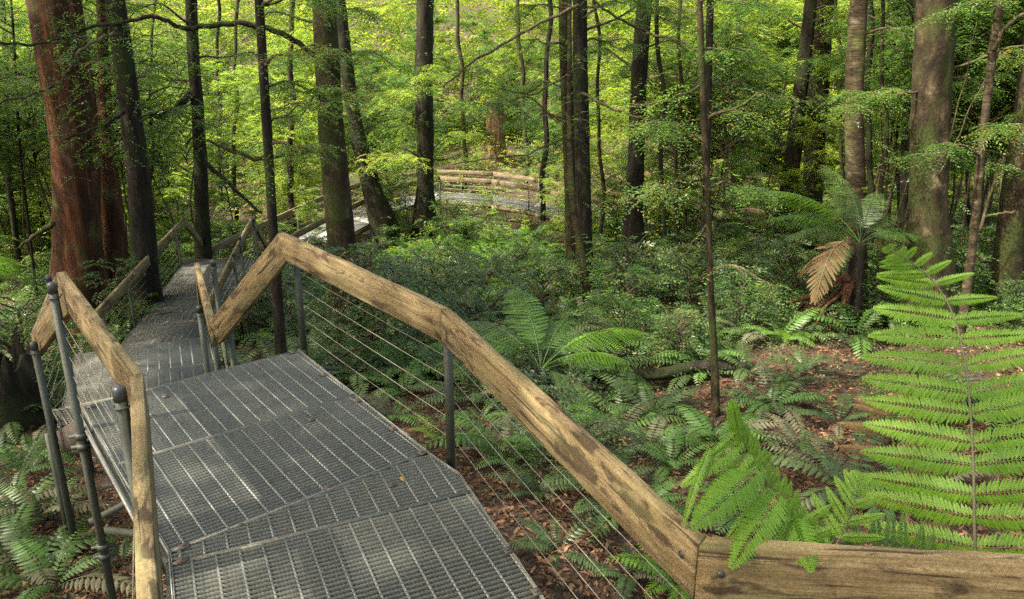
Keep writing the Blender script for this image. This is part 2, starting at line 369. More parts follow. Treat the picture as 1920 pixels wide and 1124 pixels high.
grating(deckA, clip(N_poly, o2 - n2 * .002, -n2), ZA, e2, o2 + e2 * .955 - n2 * .01)
grating(deckA, clip(clip(N_poly, o2 + n2 * .002, n2), o2 + n2 * .98, -n2), ZA, e2, o2 + n2 * .03)
grating(deckA, clip(N_poly, o2 + n2 * .984, n2), ZA, e2, o2 + n2 * 1.0)
grating(deckA, [(.505, 1.80), (3.3, 1.54), (3.2, .3), (.805, .9)], ZA, (.1, 1), (.55, 1.7), serr=False)
clips(deckA, [(-1.60, 5.33), (-1.28, 4.93), (-.98, 4.53), (-.70, 4.15), (-.50, 3.87)], ZA, -.93)
clips(deckA, [(-.02, 3.0), (.10, 2.72), (.27, 2.28)], ZA, -1.15); clips(deckA, [(-1.485, 3.03), (-1.455, 2.93), (-2.62, 4.44)], ZA, .6)
clips(deckA, [(-2.22, 4.6), (-.62, 3.55), (-.94, 3.53), (-1.21, 4.28)], ZA - .006, .66)
under(deckA, [(-2.66, 4.40), (-1.52, 2.97), (-.62, .85)], ZA - .036, .10)
under(deckA, [(-1.60, 5.34), (-.50, 3.87), (-.30, 3.62), (.47, 1.80)], ZA - .036, .15)
for t in (.02, .33, .66, .97):
    a = np.array(A_poly[0]) * (1 - t) + np.array(A_poly[3]) * t; b = np.array(A_poly[1]) * (1 - t) + np.array(A_poly[2]) * t
    under(deckA, [a * .97 + b * .03, a * .03 + b * .97], ZA - .04, .10)
strut(deckA, (-2.66, 4.36, ZA - .012), (-1.60, 2.98, ZA - .012), .011, 'edge_rail', 'steel_light')
for (x, y) in ((-1.55, 5.42), (.45, 1.95), (-.34, 3.95), (-1.65, 2.95)): leg(deckA, x, y, ZA - .02)
for a, b in (((-1.572, 5.388), (-.473, 3.897)), ((-.471, 3.89), (-.279, 3.662)), ((-.278, 3.66), (.503, 1.80)), ((-2.684, 4.448), (-1.545, 2.998)), ((-1.54, 2.992), (-1.384, 2.66)), ((-1.383, 2.658), (-.553, .75)), ((-1.52, 3.005), (-.49, 3.88))):
    mb = MB(); bar_box(mb, (*a, ZA + .0015), (*b, ZA + .0015), .006, .045); mb.build('edge_strip', M['steel_light'], deckA)
# scaffold tubes under the left side
Lp = atz(98, 540, -1.33)
strut(deckA, (*atz(168, 980, -3.05)[:2], -3.05), (-1.9, 5.0, -2.75)); strut(deckA, (*atz(196, 994, -3.12)[:2], -3.12), (-.5, 4.1, -3.12))
strut(deckA, (-3.15, 5.3, -3.3), (-1.6, 5.6, -3.2)); coupler(deckA, (Lp[0], Lp[1], -3.05)); coupler(deckA, (Lp[0], Lp[1], -2.28)); coupler(deckA, (-1.55, 5.42, -2.8))

ZB = -3.0
B_poly = [(-3.67, 5.71), (-4.33, 7.21), (-3.18, 7.71), (-2.31, 5.78)]
deckB = tag(empty('walkway_platform', (-3.3, 6.7, ZB)), 'middle steel grating landing between the two flights of steps', 'walkway', 'raised steel walkway decks')
dB = np.array([-.403, .915]); eB = np.array([.915, .403])
mB = np.array([-3.42, 6.8])
grating(deckB, clip(B_poly, mB + dB * .002, dB), ZB, eB, (-2.85, 6.76), serr=False, rodw=.012)
grating(deckB, clip(B_poly, mB - dB * .002, -dB), ZB, eB, (-2.86, 6.76), serr=False, rodw=.012)
clips(deckB, [(-3.64, 5.76), (-2.79, 6.76), (-3.95, 6.5), (-3.2, 7.62)], ZB, .4)
under(deckB, [(-4.30, 7.16), (-3.66, 5.75), (-2.36, 5.82), (-3.16, 7.62), (-4.30, 7.16)], ZB - .036, .12)
for p in ((-3.70, 5.62), (-4.36, 7.2), (-3.12, 7.72), (-2.27, 5.74), (-2.5, 6.5)): leg(deckB, *p, ZB - .02)
strut(deckB, (-2.3, 5.8, -3.5), (-1.4, 6.6, -3.55)); strut(deckB, (-2.9, 7.2, -3.6), (-1.7, 7.3, -3.45)); strut(deckB, (-3.1, 7.7, -3.3), (-1.9, 8.0, -3.5)); strut(deckB, (-2.27, 5.74, -3.4), (-3.12, 7.72, -4.2))

ZC = -4.6
C_poly = [(-5.79, 9.8), (-7.0, 16.4), (-5.53, 16.45), (-4.6, 9.9)]
deckC = tag(empty('walkway_platform', (-5.8, 13, ZC)), 'long dark grating deck beyond the second flight of steps', 'walkway', 'raised steel walkway decks')
dC = nrm(np.array([-.165, .98])); eC = np.array([dC[1], -dC[0]])
seamsC = [9.0, 11.2, 12.5, 13.9, 15.2, 17.5]
for a, b in zip(seamsC[:-1], seamsC[1:]):
    pA = np.array([-5.5, a]); pB = np.array([-5.5, b])
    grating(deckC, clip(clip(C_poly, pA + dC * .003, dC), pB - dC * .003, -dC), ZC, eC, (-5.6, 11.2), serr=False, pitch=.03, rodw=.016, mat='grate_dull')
under(deckC, [(-5.82, 9.8), (-7.02, 16.4)], ZC - .04, .15); under(deckC, [(-4.62, 9.9), (-5.55, 16.4)], ZC - .04, .15)

def steps(label, a0, a1, b0, b1, z0, z1, n, mat='grate'):
    a0, a1, b0, b1 = map(lambda p: np.array(p, float), (a0, a1, b0, b1))
    t = tag(empty('steel_steps', (*((a0 + a1) / 2), z1)), label, 'steps', 'flights of steps on the walkway')
    for k in range(n):
        f0, f1 = (k + .12) / (n), (k + 1.0) / (n)
        z = z0 + (z1 - z0) * (k + 1) / (n + 1)
        q = [a0 + (b0 - a0) * f0, a1 + (b1 - a1) * f0, a1 + (b1 - a1) * f1, a0 + (b0 - a0) * f1]
        mb = MB(); e = nrm(q[1] - q[0])
        for j in range(9):
            s = (j + .5) / 9; p0 = q[0] + (q[3] - q[0]) * s; p1 = q[1] + (q[2] - q[1]) * s
            bar_box(mb, (*p0, z), (*p1, z), .006, .03)
        bar_box(mb, (*q[0], z + .002), (*q[3], z + .002), .006, .04); bar_box(mb, (*q[1], z + .002), (*q[2], z + .002), .006, .04)
        bar_box(mb, (*q[3], z + .003), (*q[2], z + .003), .025, .012)
        mb.build('tread', M[mat], t)
    for p, q in ((a0, b0), (a1, b1)):
        mb = MB(); bar_box(mb, (*p, z0 - .08), (*q, z1 - .03), .012, .16); mb.build('stringer', M['rust'], t)
    return t
steps('first short steel steps dropping from the nearest deck to the middle landing', (-2.70, 4.48), (-1.70, 5.33), (-3.66, 5.68), (-2.36, 5.74), ZA, ZB, 4)
steps('second flight of steel steps from the middle landing to the long deck', (-4.28, 7.26), (-3.22, 7.73), (-5.77, 9.76), (-4.64, 9.86), ZB, ZC, 8)
steps('farthest flight of steel steps at the end of the long dark deck', (-7.0, 16.44), (-5.55, 16.48), (-7.55, 19.2), (-6.2, 19.35), ZC, -6.0, 7)

far_rail = [(-7.62, 19.25), (-7.25, 21.5), (-6.7, 24.2), (-6.1, 27.0), (-5.0, 29.6), (-3.0, 31.3), (-.73, 30.84), (1.0, 29.3), (2.9, 27.2), (5.7, 25.1), (8.5, 23.2), (11, 21.9)]
near_rail = [(-6.15, 19.4), (-5.85, 21.0), (-5.4, 23.2), (-4.75, 25.8), (-3.9, 28.5), (-2.75, 29.85), (-.75, 29.05), (.6, 27.9), (2.2, 25.95), (4.9, 23.9), (7.6, 22.0), (10, 20.7)]
deckD = tag(empty('walkway_platform', (-3.5, 27, -6)), 'far pale grey deck curving through the ferns at the back', 'walkway', 'raised steel walkway decks')
for k in range(len(far_rail) - 1):
    a, b, c_, d_ = (np.array(q) for q in (far_rail[k], far_rail[k + 1], near_rail[k + 1], near_rail[k]))
    dd = nrm((b + c_) / 2 - (a + d_) / 2); grating(deckD, [a, b, c_, d_], -6.0, (dd[1], -dd[0]), a, pitch=.06, serr=False, depth=.04, mat='grate_far', rodp=.1, rodw=.02)
    under(deckD, [d_, c_], -6.045, .14, .06, 'wood_far'); under(deckD, [a, b], -6.045, .14, .06, 'wood_far')
    leg(deckD, *d_, -6.05, .03); leg(deckD, *a, -6.05, .03)

# ---- handrails: bent timber beams on tube posts with steel cables
def beam(parent, p, q, n0, n1, w=.05, h=.178, slices=20, mat='wood', seed=0., name='rail_beam', holes=()):
    """timber from p to q (top centre line), its ends cut by the planes with normals n0, n1"""
    p = np.array(p, float); q = np.array(q, float); d = nrm(q - p); s = nrm(np.cross(d, (0, 0, 1))); u = np.cross(s, d)
    c = .004; prof = np.array([(-w / 2 + c, -h), (w / 2 - c, -h), (w / 2, -h + c), (w / 2, -h * .5), (w / 2, -c), (w / 2 - c, 0), (0, .0008), (-w / 2 + c, 0), (-w / 2, -c), (-w / 2, -h * .5), (-w / 2, -h + c)])
    m = len(prof); L = np.linalg.norm(q - p); V = []; G = []
    for k in range(slices + 1):
        t = k / slices
        for (x, z) in prof:
            o = s * x + u * z
            a = p + o; b = p + o
            ta = np.dot(p - a, n0) / np.dot(d, n0); tb = np.dot(q - b, n1) / np.dot(d, n1)
            tt = ta + (tb - ta) * t
            wob = 0 if k in (0, slices) else 1
            dz = wob * (.0014 * math.sin(tt * 9 + seed + x * 40) + .0011 * math.sin(tt * 31 + seed * 3 + x * 60 + z * 9)) * (1 if z > -.05 else .6)
            dx = 0
            V.append(p + d * tt + s * (x + dx) + u * (z + dz)); G.append((tt + seed * 7.3, x + seed, z + seed * 1.7))
    V = np.array(V); i = np.arange(slices)[:, None] * m; j = np.arange(m)[None]; kx = (j + 1) % m
    F = np.stack([i + j, i + kx, i + m + kx, i + m + j], -1).reshape(-1, 4)
    nV = len(V); V = np.vstack([V, V[:m].mean(0), V[-m:].mean(0)]); G = np.array(G); G = np.vstack([G, G[:m].mean(0), G[-m:].mean(0)])
    j = j[0]; kx = kx[0]
    Fc = np.vstack([np.stack([np.full(m, nV), kx, j], -1), np.stack([np.full(m, nV + 1), slices * m + j, slices * m + kx], -1)])
    mb = MB(); mb.add(V, [F, Fc], G); o = mb.build(name, M[mat], parent)
    for (t, side, dz) in holes:
        b = MB(); c0 = p + d * t + u * dz + s * side * (w / 2 - .001); tube(b, [c0, c0 + s * side * .0035], .011, 12); hb = b.build('bolt_hole', M['cap'], o); hb.matrix_local = Matrix.Identity(4)
    return o
def rail_run(name, label, pts, w=.05, h=.178, mat='wood', slices=20, seed=0, holes={}, z_off=0, gap=.0028):
    pts = [np.array(p, float) for p in pts]
    t = tag(empty(name, (pts[0][0], pts[0][1], pts[0][2] - .9)), label, 'handrail', 'timber handrails along the walkway')
    D = [nrm(b - a) for a, b in zip(pts[:-1], pts[1:])]
    for k in range(len(D)):
        n0 = D[k] if k == 0 else nrm(D[k - 1] + D[k]); n1 = D[k] if k == len(D) - 1 else nrm(D[k] + D[k + 1])
        a = pts[k] + (D[k] * gap if k else 0); b = pts[k + 1] - (D[k] * gap if k < len(D) - 1 else 0)
        beam(t, a, b, n0, n1, w, h, slices, mat, seed + k * 1.37, holes=holes.get(k, ()))
    return t
def post(parent, x, y, ztop, zbot=None, r=.0245, cap=True, toward=None, low=False):
    zb = float(ground(x, y)) - .1 if zbot is None else zbot
    mb = MB(); tube(mb, [(x, y, ztop), (x, y, zb)], r, 14); p = mb.build('post', M['post'], parent)
    if cap:
        mb = MB(); tube(mb, [(x, y, ztop - .045), (x, y, ztop + .006), (x, y, ztop + .014), (x, y, ztop + .019)], [r * 1.07, r * 1.07, r * .85, r * .3], 14); c = mb.build('cap', M['cap'], p); c.matrix_local = Matrix.Identity(4)
    if toward is not None:
        d = nrm(np.array([toward[0] - x, toward[1] - y])); s = np.array([-d[1], d[0]]); rr = r + .006
        for dz in ((-.07,) if not low else (-.07, -.13)):
            th = np.linspace(-2.0, 2.0, 11) + math.pi
            P = [(x + d[0] * .05 + s[0] * rr, y + d[1] * .05 + s[1] * rr, ztop + dz)] if 0 else []
            P += [(x + rr * (math.cos(a) * d[0] - math.sin(a) * s[0]), y + rr * (math.cos(a) * d[1] - math.sin(a) * s[1]), ztop + dz) for a in th]
            P = [(P[0][0] + d[0] * .04, P[0][1] + d[1] * .04, ztop + dz)] + P + [(P[-1][0] + d[0] * .04, P[-1][1] + d[1] * .04, ztop + dz)]
            mb = MB(); tube(mb, P, .0045, 6); c = mb.build('clamp', M['steel'], p); c.matrix_local = Matrix.Identity(4)
    return p
def cables(parent, pts, deckz, hs=(.10, .22, .34, .46, .58), r=.0018, base=None):
    """steel cables from post to post; pts = (x, y, z of the deck)"""
    for a, b in zip(pts[:-1], pts[1:]):
        for h in hs:
            L = math.dist(a, b); mb = MB(); k = np.linspace(0, 1, 5)[:, None]
            P = np.array([a[0], a[1], a[2] + h]) * (1 - k) + np.array([b[0], b[1], b[2] + h]) * k; P[:, 2] -= (4 * k * (1 - k))[:, 0] * .004 * L
            tube(mb, P, r, 5, cap=False); mb.build('cable', M['cable'], parent)

ZR = -1.30
P0, P1, P2, P3, P4, P5 = (3.3, 1.555, ZR), (.515, 1.815, ZR), (-.335, 3.725, ZR), (-1.60, 5.32, ZR), (-2.335, 5.77, -2.115), (-3.08, 7.42, -2.115)
rr_ = rail_run('handrail', 'big weathered timber handrail running from the lower right corner up to its peak', [P0, P1, P2, P3, P4, P5, (-4.33, 10.36, -3.70)], seed=1.3, slices=44,
               holes={0: [(2.745, -1, -.085)], 1: [(.05, -1, -.07), (.05, 1, -.07), (2.04, 1, -.08), (2.04, -1, -.08)], 2: [(.05, 1, -.09), (1.98, 1, -.1)], 3: [(.05, 1, -.06)]})
for h_ in ():
    pass
post(rr_, -.335, 3.83, ZR - .10, ZA - .12, cap=False); post(rr_, -1.545, 5.44, ZR - .08, ZA - .14, cap=False); post(rr_, .56, 1.86, ZR - .10, ZA - .1, cap=False)
post(rr_, -2.24, 5.86, -2.20); post(rr_, -2.95, 7.50, -2.13, toward=(-3.3, 7.3)); post(rr_, -2.75, 5.95 + .6, -2.28, cap=True, toward=(-3.2, 6.3)); post(rr_, -2.30, 5.66, -2.3, cap=False, r=.018)
cables(rr_, [(.585, 1.86, ZA), (-.31, 3.84, ZA), (-1.52, 5.44, ZA)], ZA, hs=(.09, .21, .33, .45, .57, .69))
cables(rr_, [(-2.27, 5.80, ZB), (-2.97, 7.50, ZB)], ZB); cables(rr_, [(-3.0, 7.5, ZB), (-4.28, 10.3, ZC)], ZB)

L0, L1, L2 = (-.28, .30, ZR), (-1.515, 2.92, ZR), (-2.60, 4.36, ZR)
M_ = (-3.70, 5.71, -2.2)
lr = rail_run('handrail', 'timber handrail on the left edge of the nearest deck, with black-capped posts', [L0, L1, L2, ], seed=4.1, slices=40)
c1 = atz(229, 738, -1.33); c2 = Lp
post(lr, c1[0] - .01, c1[1], -1.315, ZA - 1.2, toward=L1, r=.0245); post(lr, c2[0], c2[1], -1.315, toward=L2, low=False, r=.0245)
cables(lr, [(-.35, .22, ZA), (c1[0] + .02, c1[1], ZA), (c2[0] + .02, c2[1], ZA)], ZA, hs=(.10, .22, .34, .46, .58, .68))
lr2 = rail_run('handrail', 'short timber handrail dropping beside the left posts of the middle landing', [(-2.68, 4.50, -1.42), M_, (-4.36, 7.24, -2.2), (-5.84, 10.36, -3.70)], seed=6.4, slices=24)
q1 = atz(63, 645, -2.15); q2 = atz(70, 672, -2.3)
post(lr2, q1[0], q1[1], -2.15, toward=M_); post(lr2, q2[0], q2[1], -2.3, toward=M_); post(lr2, -4.42, 7.2, -2.2, toward=(-4.2, 7.2))
cables(lr2, [(-2.75, 4.5, ZA), (-3.74, 5.7, ZB), (-4.4, 7.22, ZB), (-5.9, 10.3, ZC)], ZB)

cl = rail_run('handrail', 'timber handrail rising to a point on the left edge of the long dark deck', [(-5.845, 10.36, -3.70), (-7.0, 16.5, -3.70), (-7.65, 19.23, -5.1)], seed=8.2, mat='wood')
for (x, y) in ((-6.02, 11.0), (-6.26, 12.35), (-6.58, 14.1), (-6.95, 16.0), (-7.70, 19.1)): post(cl, x - .03, y, -3.74 if y < 17 else -5.14, toward=(x + 1, y))
cables(cl, [(-5.9, 10.3, ZC), (-6.29, 12.35, ZC), (-6.61, 14.1, ZC), (-7.05, 16.4, ZC), (-7.70, 19.1, -6)], ZC, r=.003)
cr = rail_run('handrail', 'timber handrail rising to a point on the right edge of the long dark deck', [(-4.34, 10.37, -3.71), (-5.57, 16.6, -3.70), (-6.17, 19.35, -5.1)], seed=9.7, mat='wood')
for (x, y) in ((-4.5, 11.4), (-4.82, 13.1), (-5.1, 14.3), (-5.5, 16.4), (-6.08, 19.3)): post(cr, x + .03, y, -3.58 if y < 15 else (-3.72 if y < 17 else -5.14), toward=(x - 1, y))
cables(cr, [(-4.3, 10.3, ZC), (-4.85, 13.1, ZC), (-5.5, 16.4, ZC), (-6.1, 19.3, -6)], ZC, r=.003)
for lab, pl, sd_ in (('pale sunlit timber handrail on the outer side of the far curving deck', far_rail, 11), ('pale timber handrail with thin wires on the inner side of the far curving deck', near_rail, 13)):
    t = rail_run('handrail', lab, [(x, y, -5.1) for x, y in pl], seed=sd_, mat='wood_far', slices=6, w=.05, h=.175)
    for k, (x, y) in enumerate(pl):
        post(t, x, y, -5.16, r=.022, cap=False)
    cables(t, [(x, y, -6) for x, y in pl], -6, hs=(.15, .3, .45, .6), r=.004)

# fallen leaves on the decks
def nth_(k): return ['first', 'second', 'third', 'fourth', 'fifth', 'sixth', 'seventh', 'eighth', 'ninth', 'tenth', 'eleventh'][k]
def flat_leaf(px, py, z, size, mat, label, yaw):
    p = atz(px, py, z + .008); mb = MB(); d = np.array([[math.cos(yaw), math.sin(yaw), .05]])
    leaf6(mb, np.array([[0, 0, 0.]]), d, np.array([[.2, .1, 1.]]), [size], [size * .42], np.array([.5]))
    o = mb.build('fallen_leaf', M[mat]); o.location = p; tag(o, label, 'leaf', 'fallen leaves on the walkway')
flat_leaf(751, 893, ZA, .05, 'yellow_leaf', 'yellow leaf lying near the bend of the nearest deck', -1.1)
flat_leaf(598, 737, ZA, .045, 'fern_dead', 'tan leaf lying by the far right part of the nearest deck', -.9)
flat_leaf(352, 601, ZC, .11, 'yellow_leaf', 'orange leaf lying in the middle of the long dark deck', .2)
flat_leaf(359, 633, ZC, .09, 'fern_dead', 'pale leaf at the near right edge of the long dark deck', 1.)
flat_leaf(262, 640, ZC, .09, 'fern_dead', 'pale leaf at the near left edge of the long dark deck', 2.)
flat_leaf(273, 651, ZB, .06, 'fern_dead', 'whitish leaf at the far edge of the middle landing', .3)
for k, (px, py) in enumerate(((430, 800), (505, 903), (610, 812), (690, 1010), (560, 1060), (385, 760), (640, 748), (820, 985), (455, 980), (905, 1050), (340, 930))):
    flat_leaf(px, py, ZA, random.uniform(.018, .032), random.choice(['fern_dead', 'litter', 'fern_grey']), ['tiny dry leaf', 'brown leaf scrap', 'small grey-brown leaf'][k % 3] + ' on the nearest deck, ' + nth_(k) + ' of the small scraps there', k * 1.3)
for k, (px, py) in enumerate(((325, 521), (331, 535), (314, 548), (330, 453))): flat_leaf(px, py, ZC, .13, 'fern_dead', ['upper', 'second', 'third', 'farthest'][k] + ' of the dry leaves along the left edge of the long deck', .1 * k)

# ------------------------------------------------------------------ TREES
def limb(p0, p1, sag=0., n=9, wig=.03, sd=0):
    t = np.linspace(0, 1, n)[:, None]; p0 = np.array(p0, float); p1 = np.array(p1, float)
    P = p0 + (p1 - p0) * t; L = np.linalg.norm(p1 - p0); P[:, 2] += (4 * t * (1 - t))[:, 0] * sag * L
    P += wig * L * np.stack([np.sin(t[:, 0] * 7 + sd), np.sin(t[:, 0] * 5 + 2 * sd), np.sin(t[:, 0] * 9 + 3 * sd)], 1) * np.sin(t * math.pi)
    return P
def sprays(mb, P, D, ls, nl, lw, asp, r, tb=(0, 1), droop=.3, flat=.6, flip=True):
    """leafy twigs: starts P, directions D; nl leaves per twig of length lw in two rows"""
    n = len(P); D = nrm(D); up = np.array([0, 0, 1.]) + r.normal(0, .25, (n, 3)); s = nrm(np.cross(D, up)); u = np.cross(s, D)
    base = r.uniform(tb[0], tb[1], n)
    for j in range(nl):
        t = (j + .6) / nl; sd = 1 if j % 2 else -1
        pos = P + D * (ls * t)[:, None] - np.array([0, 0, 1.]) * (ls * t * t * droop)[:, None]
        d = D * (.55 + .4 * t) + s * sd * (1.15 - .5 * t) + r.normal(0, .16, (n, 3)) - np.array([0, 0, .15])
        nn = u + r.normal(0, .35 * (1.2 - flat), (n, 3))
        L = lw * r.uniform(.7, 1.15, n)
        leaf4(mb, pos, d, nn, L, L * asp, np.clip(base + r.normal(0, .13, n), 0, 1))
def crown_mesh(name, seed, R, H, nbr, nspray, nl, lw, mat, z0=.3, asp=.42, spl=.35, up=.25, tb=(.1, .9), shape='col'):
    """foliage of a small tree: layered branches carrying leafy twigs, origin at the trunk's foot; returns foliage mesh and wood mesh"""
    r = np.random.default_rng(seed); mb = MB(); wd = MB()
    for b in range(nbr):
        f = (b + r.uniform(0, 1)) / nbr; z = H * (z0 + (1 - z0) * f); az = r.uniform(0, 2 * math.pi)
        rad = R * (math.sin(math.pi * (.12 + .8 * f)) ** .7 if shape == 'col' else 1.) * r.uniform(.55, 1.1)
        d = np.array([math.cos(az), math.sin(az), up + r.uniform(-.25, .3)]); e = np.array([0, 0, z]) + d * rad
        Q = limb((0, 0, z - .15 * rad), e, .08, 7, .05, r.uniform(0, 9)); tube(wd, Q, np.linspace(.012 + .006 * rad, .004, 7), 4, cap=False)
        k = nspray; t = r.uniform(.25, 1.0, k); ii = t * 6; i0 = np.minimum(ii.astype(int), 5); ff = (ii - i0)[:, None]
        P = Q[i0] * (1 - ff) + Q[i0 + 1] * ff + r.normal(0, .05 * rad + .03, (k, 3)) * [1, 1, .8]
        az2 = az + r.normal(0, .9, k); D = np.stack([np.cos(az2), np.sin(az2), r.uniform(-.25, .35, k)], 1)
        sprays(mb, P, D, spl * r.uniform(.6, 1.2, k), nl, lw, asp, r, tb)
    return mb.build(name, M[mat], link=False), wd.build(name + '_twigs', M['bark_twig'], link=False)

def flut(a, k, hgt, ph=0): return lambda s, t: 1 + a * np.exp(-s / hgt) * (1.0 + .55 * np.sin(k * t + ph) + .35 * np.sin((2 * k + 1) * t + 1.7 * ph)) + .03 * np.sin(k * t + ph)
crown_cache = {}
trees = {}
def tree(name, label, cat, px, Yw, mat, Htop=15, rough=.06, seg=20, flare=None, group=None, crown=None, cz=(.45, 1), top=True):
    """px = [(x, y, width)] of the visible trunk in the photograph from low to high; Yw = its distance"""
    pts = []; rad = []
    for (x, y, w) in px:
        p = aty(x, y, Yw); fw = p[1] * ct - p[2] * st; pts.append(p); rad.append(w / FPX * fw / 2 * math.cos(math.atan2(abs(p[0]), fw)))
    d = nrm(pts[0] - pts[1]) if len(pts) > 1 else np.array([0, 0, -1.]); d[2] = min(d[2], -.6)
    z0 = float(ground(pts[0][0], Yw)) - .3; k = (z0 - pts[0][2]) / d[2]
    low = pts[0] + np.array([d[0] * .5, 0, d[2]]) * k
    if k > .15: pts.insert(0, low); rad.insert(0, rad[0] * 1.12)
    if top:
        d = nrm(pts[-1] - pts[-2]) if len(pts) > 1 else np.array([0, 0, 1.]); k = (Htop - pts[-1][2]) / max(.3, d[2])
        pts.append(pts[-1] + np.array([d[0] * .6, .02, d[2]]) * k); rad.append(rad[-1] * .45)
    pts = np.array(pts); rad = np.array(rad); s = np.concatenate([[0], np.cumsum(np.linalg.norm(np.diff(pts, axis=0), axis=1))])
    m = int(max(18, min(90, s[-1] / .22))); t = np.linspace(0, s[-1], m)
    P = np.stack([np.interp(t, s, pts[:, i]) for i in range(3)], 1); R = np.interp(t, s, rad)
    kk = np.ones(5) / 5
    for i in (0, 1): P[2:-2, i] = np.convolve(P[:, i], kk, 'valid')
    P[:, 0] += .04 * np.sin(t * .9 + seed_(label)) * min(1, R[0] * 3) + (.05 * np.sin(t * 1.7 + seed_(label)) + .03 * np.sin(t * 3.1 + 2 * seed_(label)) if group else 0)
    base = (P[0][0], P[0][1], z0 + .3)
    root = tag(empty(name, base), label, cat, group)
    mb = MB(); tube(mb, P, R, seg, rough=rough, seed=seed_(label), flute=flare); tr = mb.build('trunk', M[mat], root, smooth=True)
    trees[label] = (root, P, R)
    return root, P, R
def seed_(s): return (sum(ord(c) * (i + 1) for i, c in enumerate(s)) % 997) / 7.
def on_trunk(P, z): i = int(np.argmin(np.abs(P[:, 2] - z))); return P[i]

T = {}
T['red'] = tree('giant_tree', 'giant rust-red trunk with flaring roots on the left behind the deck', 'tree', [(150, 545, 116), (146, 480, 98), (140, 380, 92), (136, 250, 96), (118, 120, 102), (102, 0, 108)], 15.5, 'bark_red', 18, .03, 48, flut(.32, 5, .7, 1.), top=True)
T['red2'] = tree('tree', 'narrow rust-red trunk half hidden between the giant trunk and the mossy one', 'tree', [(213, 540, 56), (210, 430, 44), (204, 300, 32), (196, 100, 22), (190, 0, 20)], 16.4, 'bark_red', 15, .06, 24, flut(.4, 4, .6))
T['t2'] = tree('tree', 'dark mossy trunk standing just outside the left fence of the long deck', 'tree', [(280, 585, 60), (272, 480, 50), (262, 380, 46), (244, 230, 41), (226, 80, 39), (218, 0, 38)], 13.6, 'bark_dark', 16, .05, 28, flut(.3, 4, .6))
T['t3'] = tree('tree', 'straight dark brown trunk rising behind the far end of the long deck', 'tree', [(381, 470, 34), (377, 400, 28), (372, 250, 24), (364, 100, 23), (361, 0, 23)], 18.6, 'bark_dark', 15, .05, 18, flut(.3, 4, .5))
T['t4'] = tree('tree', 'thin dark trunk crossing the peak of the big handrail', 'tree', [(523, 600, 22), (516, 500, 20), (510, 420, 19), (503, 300, 19), (492, 130, 18), (486, 0, 17)], 9.6, 'bark_dark', 12, .07, 14)
T['t5'] = tree('tree', 'stout brown trunk with leafy shoots behind the big handrail', 'tree', [(645, 520, 58), (640, 440, 52), (634, 350, 50), (622, 200, 48), (612, 80, 48), (608, 0, 47)], 12.5, 'bark_moss', 15, .06, 28)
T['t6'] = tree('tree', 'dark leaning trunk with flared foot left of the far deck', 'tree', [(716, 405, 46), (704, 372, 36), (684, 300, 30), (664, 220, 27), (652, 165, 26), (640, 60, 24)], 25, 'bark_dark', 12, .12, 18, flut(.5, 4, .5))
T['t7'] = tree('tree', 'dark lumpy trunk in front of the left end of the far deck', 'tree', [(795, 400, 44), (795, 350, 33), (797, 250, 30), (797, 150, 33), (798, 60, 34), (797, 0, 33)], 25.5, 'bark_dark', 14, .12, 18, flut(.6, 5, .4))
T['snag'] = tree('tree_stump', 'tall broken orange-brown dead stump far behind the far deck', 'stump', [(930, 300, 44), (928, 240, 36), (927, 188, 32)], 42, 'bark_snag', 0, .05, 18, top=False)
T['t9'] = tree('tree', 'dark trunk of the close pair in the middle of the view', 'tree', [(1095, 520, 36), (1092, 420, 32), (1090, 300, 29), (1090, 150, 28), (1090, 0, 27)], 16.5, 'bark_dark', 15, .05, 18)
T['t9b'] = tree('tree', 'brown trunk of the close pair, left of its dark neighbour', 'tree', [(1074, 470, 24), (1070, 350, 22), (1062, 200, 24), (1058, 80, 24), (1060, 0, 24)], 17.4, 'bark_moss', 14, .06, 16)
T['t9c'] = tree('sapling', 'slim pale brown stem leaning in front of the dark central pair', 'tree', [(1099, 540, 18), (1088, 470, 14), (1073, 380, 13), (1070, 300, 10), (1068, 180, 8)], 14.4, 'bark_pale', 4, .05, 10)
T['t10'] = tree('tree', 'lone black trunk right of the dark central pair', 'tree', [(1188, 455, 46), (1184, 400, 37), (1190, 300, 32), (1198, 180, 30), (1207, 60, 30), (1212, 0, 30)], 19.5, 'bark_dark', 15, .05, 20, flut(.5, 4, .5))
T['t11'] = tree('sapling', 'thin crooked sapling standing alone in the ferns right of the walkway', 'tree', [(1343, 750, 17), (1337, 640, 14), (1329, 520, 13), (1328, 400, 12), (1322, 280, 13), (1318, 160, 12), (1312, 0, 11)], 8.2, 'bark_moss', 6, .1, 12)
T['t11b'] = tree('tree', 'thin dark trunk just behind the top of the lone sapling', 'tree', [(1322, 420, 13), (1326, 250, 14), (1328, 120, 14), (1332, 0, 14)], 14.5, 'bark_dark', 9, .08, 12)
T['t12'] = tree('tree', 'banded pale brown trunk rising out of the tree fern', 'tree', [(1604, 560, 44), (1603, 400, 40), (1603, 300, 38), (1602, 200, 36), (1610, 60, 35), (1613, 0, 34)], 12.8, 'bark_pale', 15, .05, 24)
T['t13'] = tree('tree', 'largest trunk on the right, blotched brown and beige with moss', 'tree', [(1742, 560, 92), (1738, 450, 80), (1736, 350, 76), (1743, 200, 77), (1757, 60, 74), (1762, 0, 73)], 11.8, 'bark_moss', 16, .085, 40, flut(.25, 5, .6))
T['t14'] = tree('tree', 'dark trunk left of the largest right-hand trunk', 'tree', [(1700, 400, 24), (1702, 250, 24), (1704, 100, 26), (1707, 0, 27)], 18.5, 'bark_dark', 13, .1, 16)
T['t14b'] = tree('tree', 'dark trunk peeking out on the right of the largest trunk', 'tree', [(1772, 300, 20), (1785, 150, 20), (1798, 0, 20)], 16, 'bark_dark', 12, .08, 14)
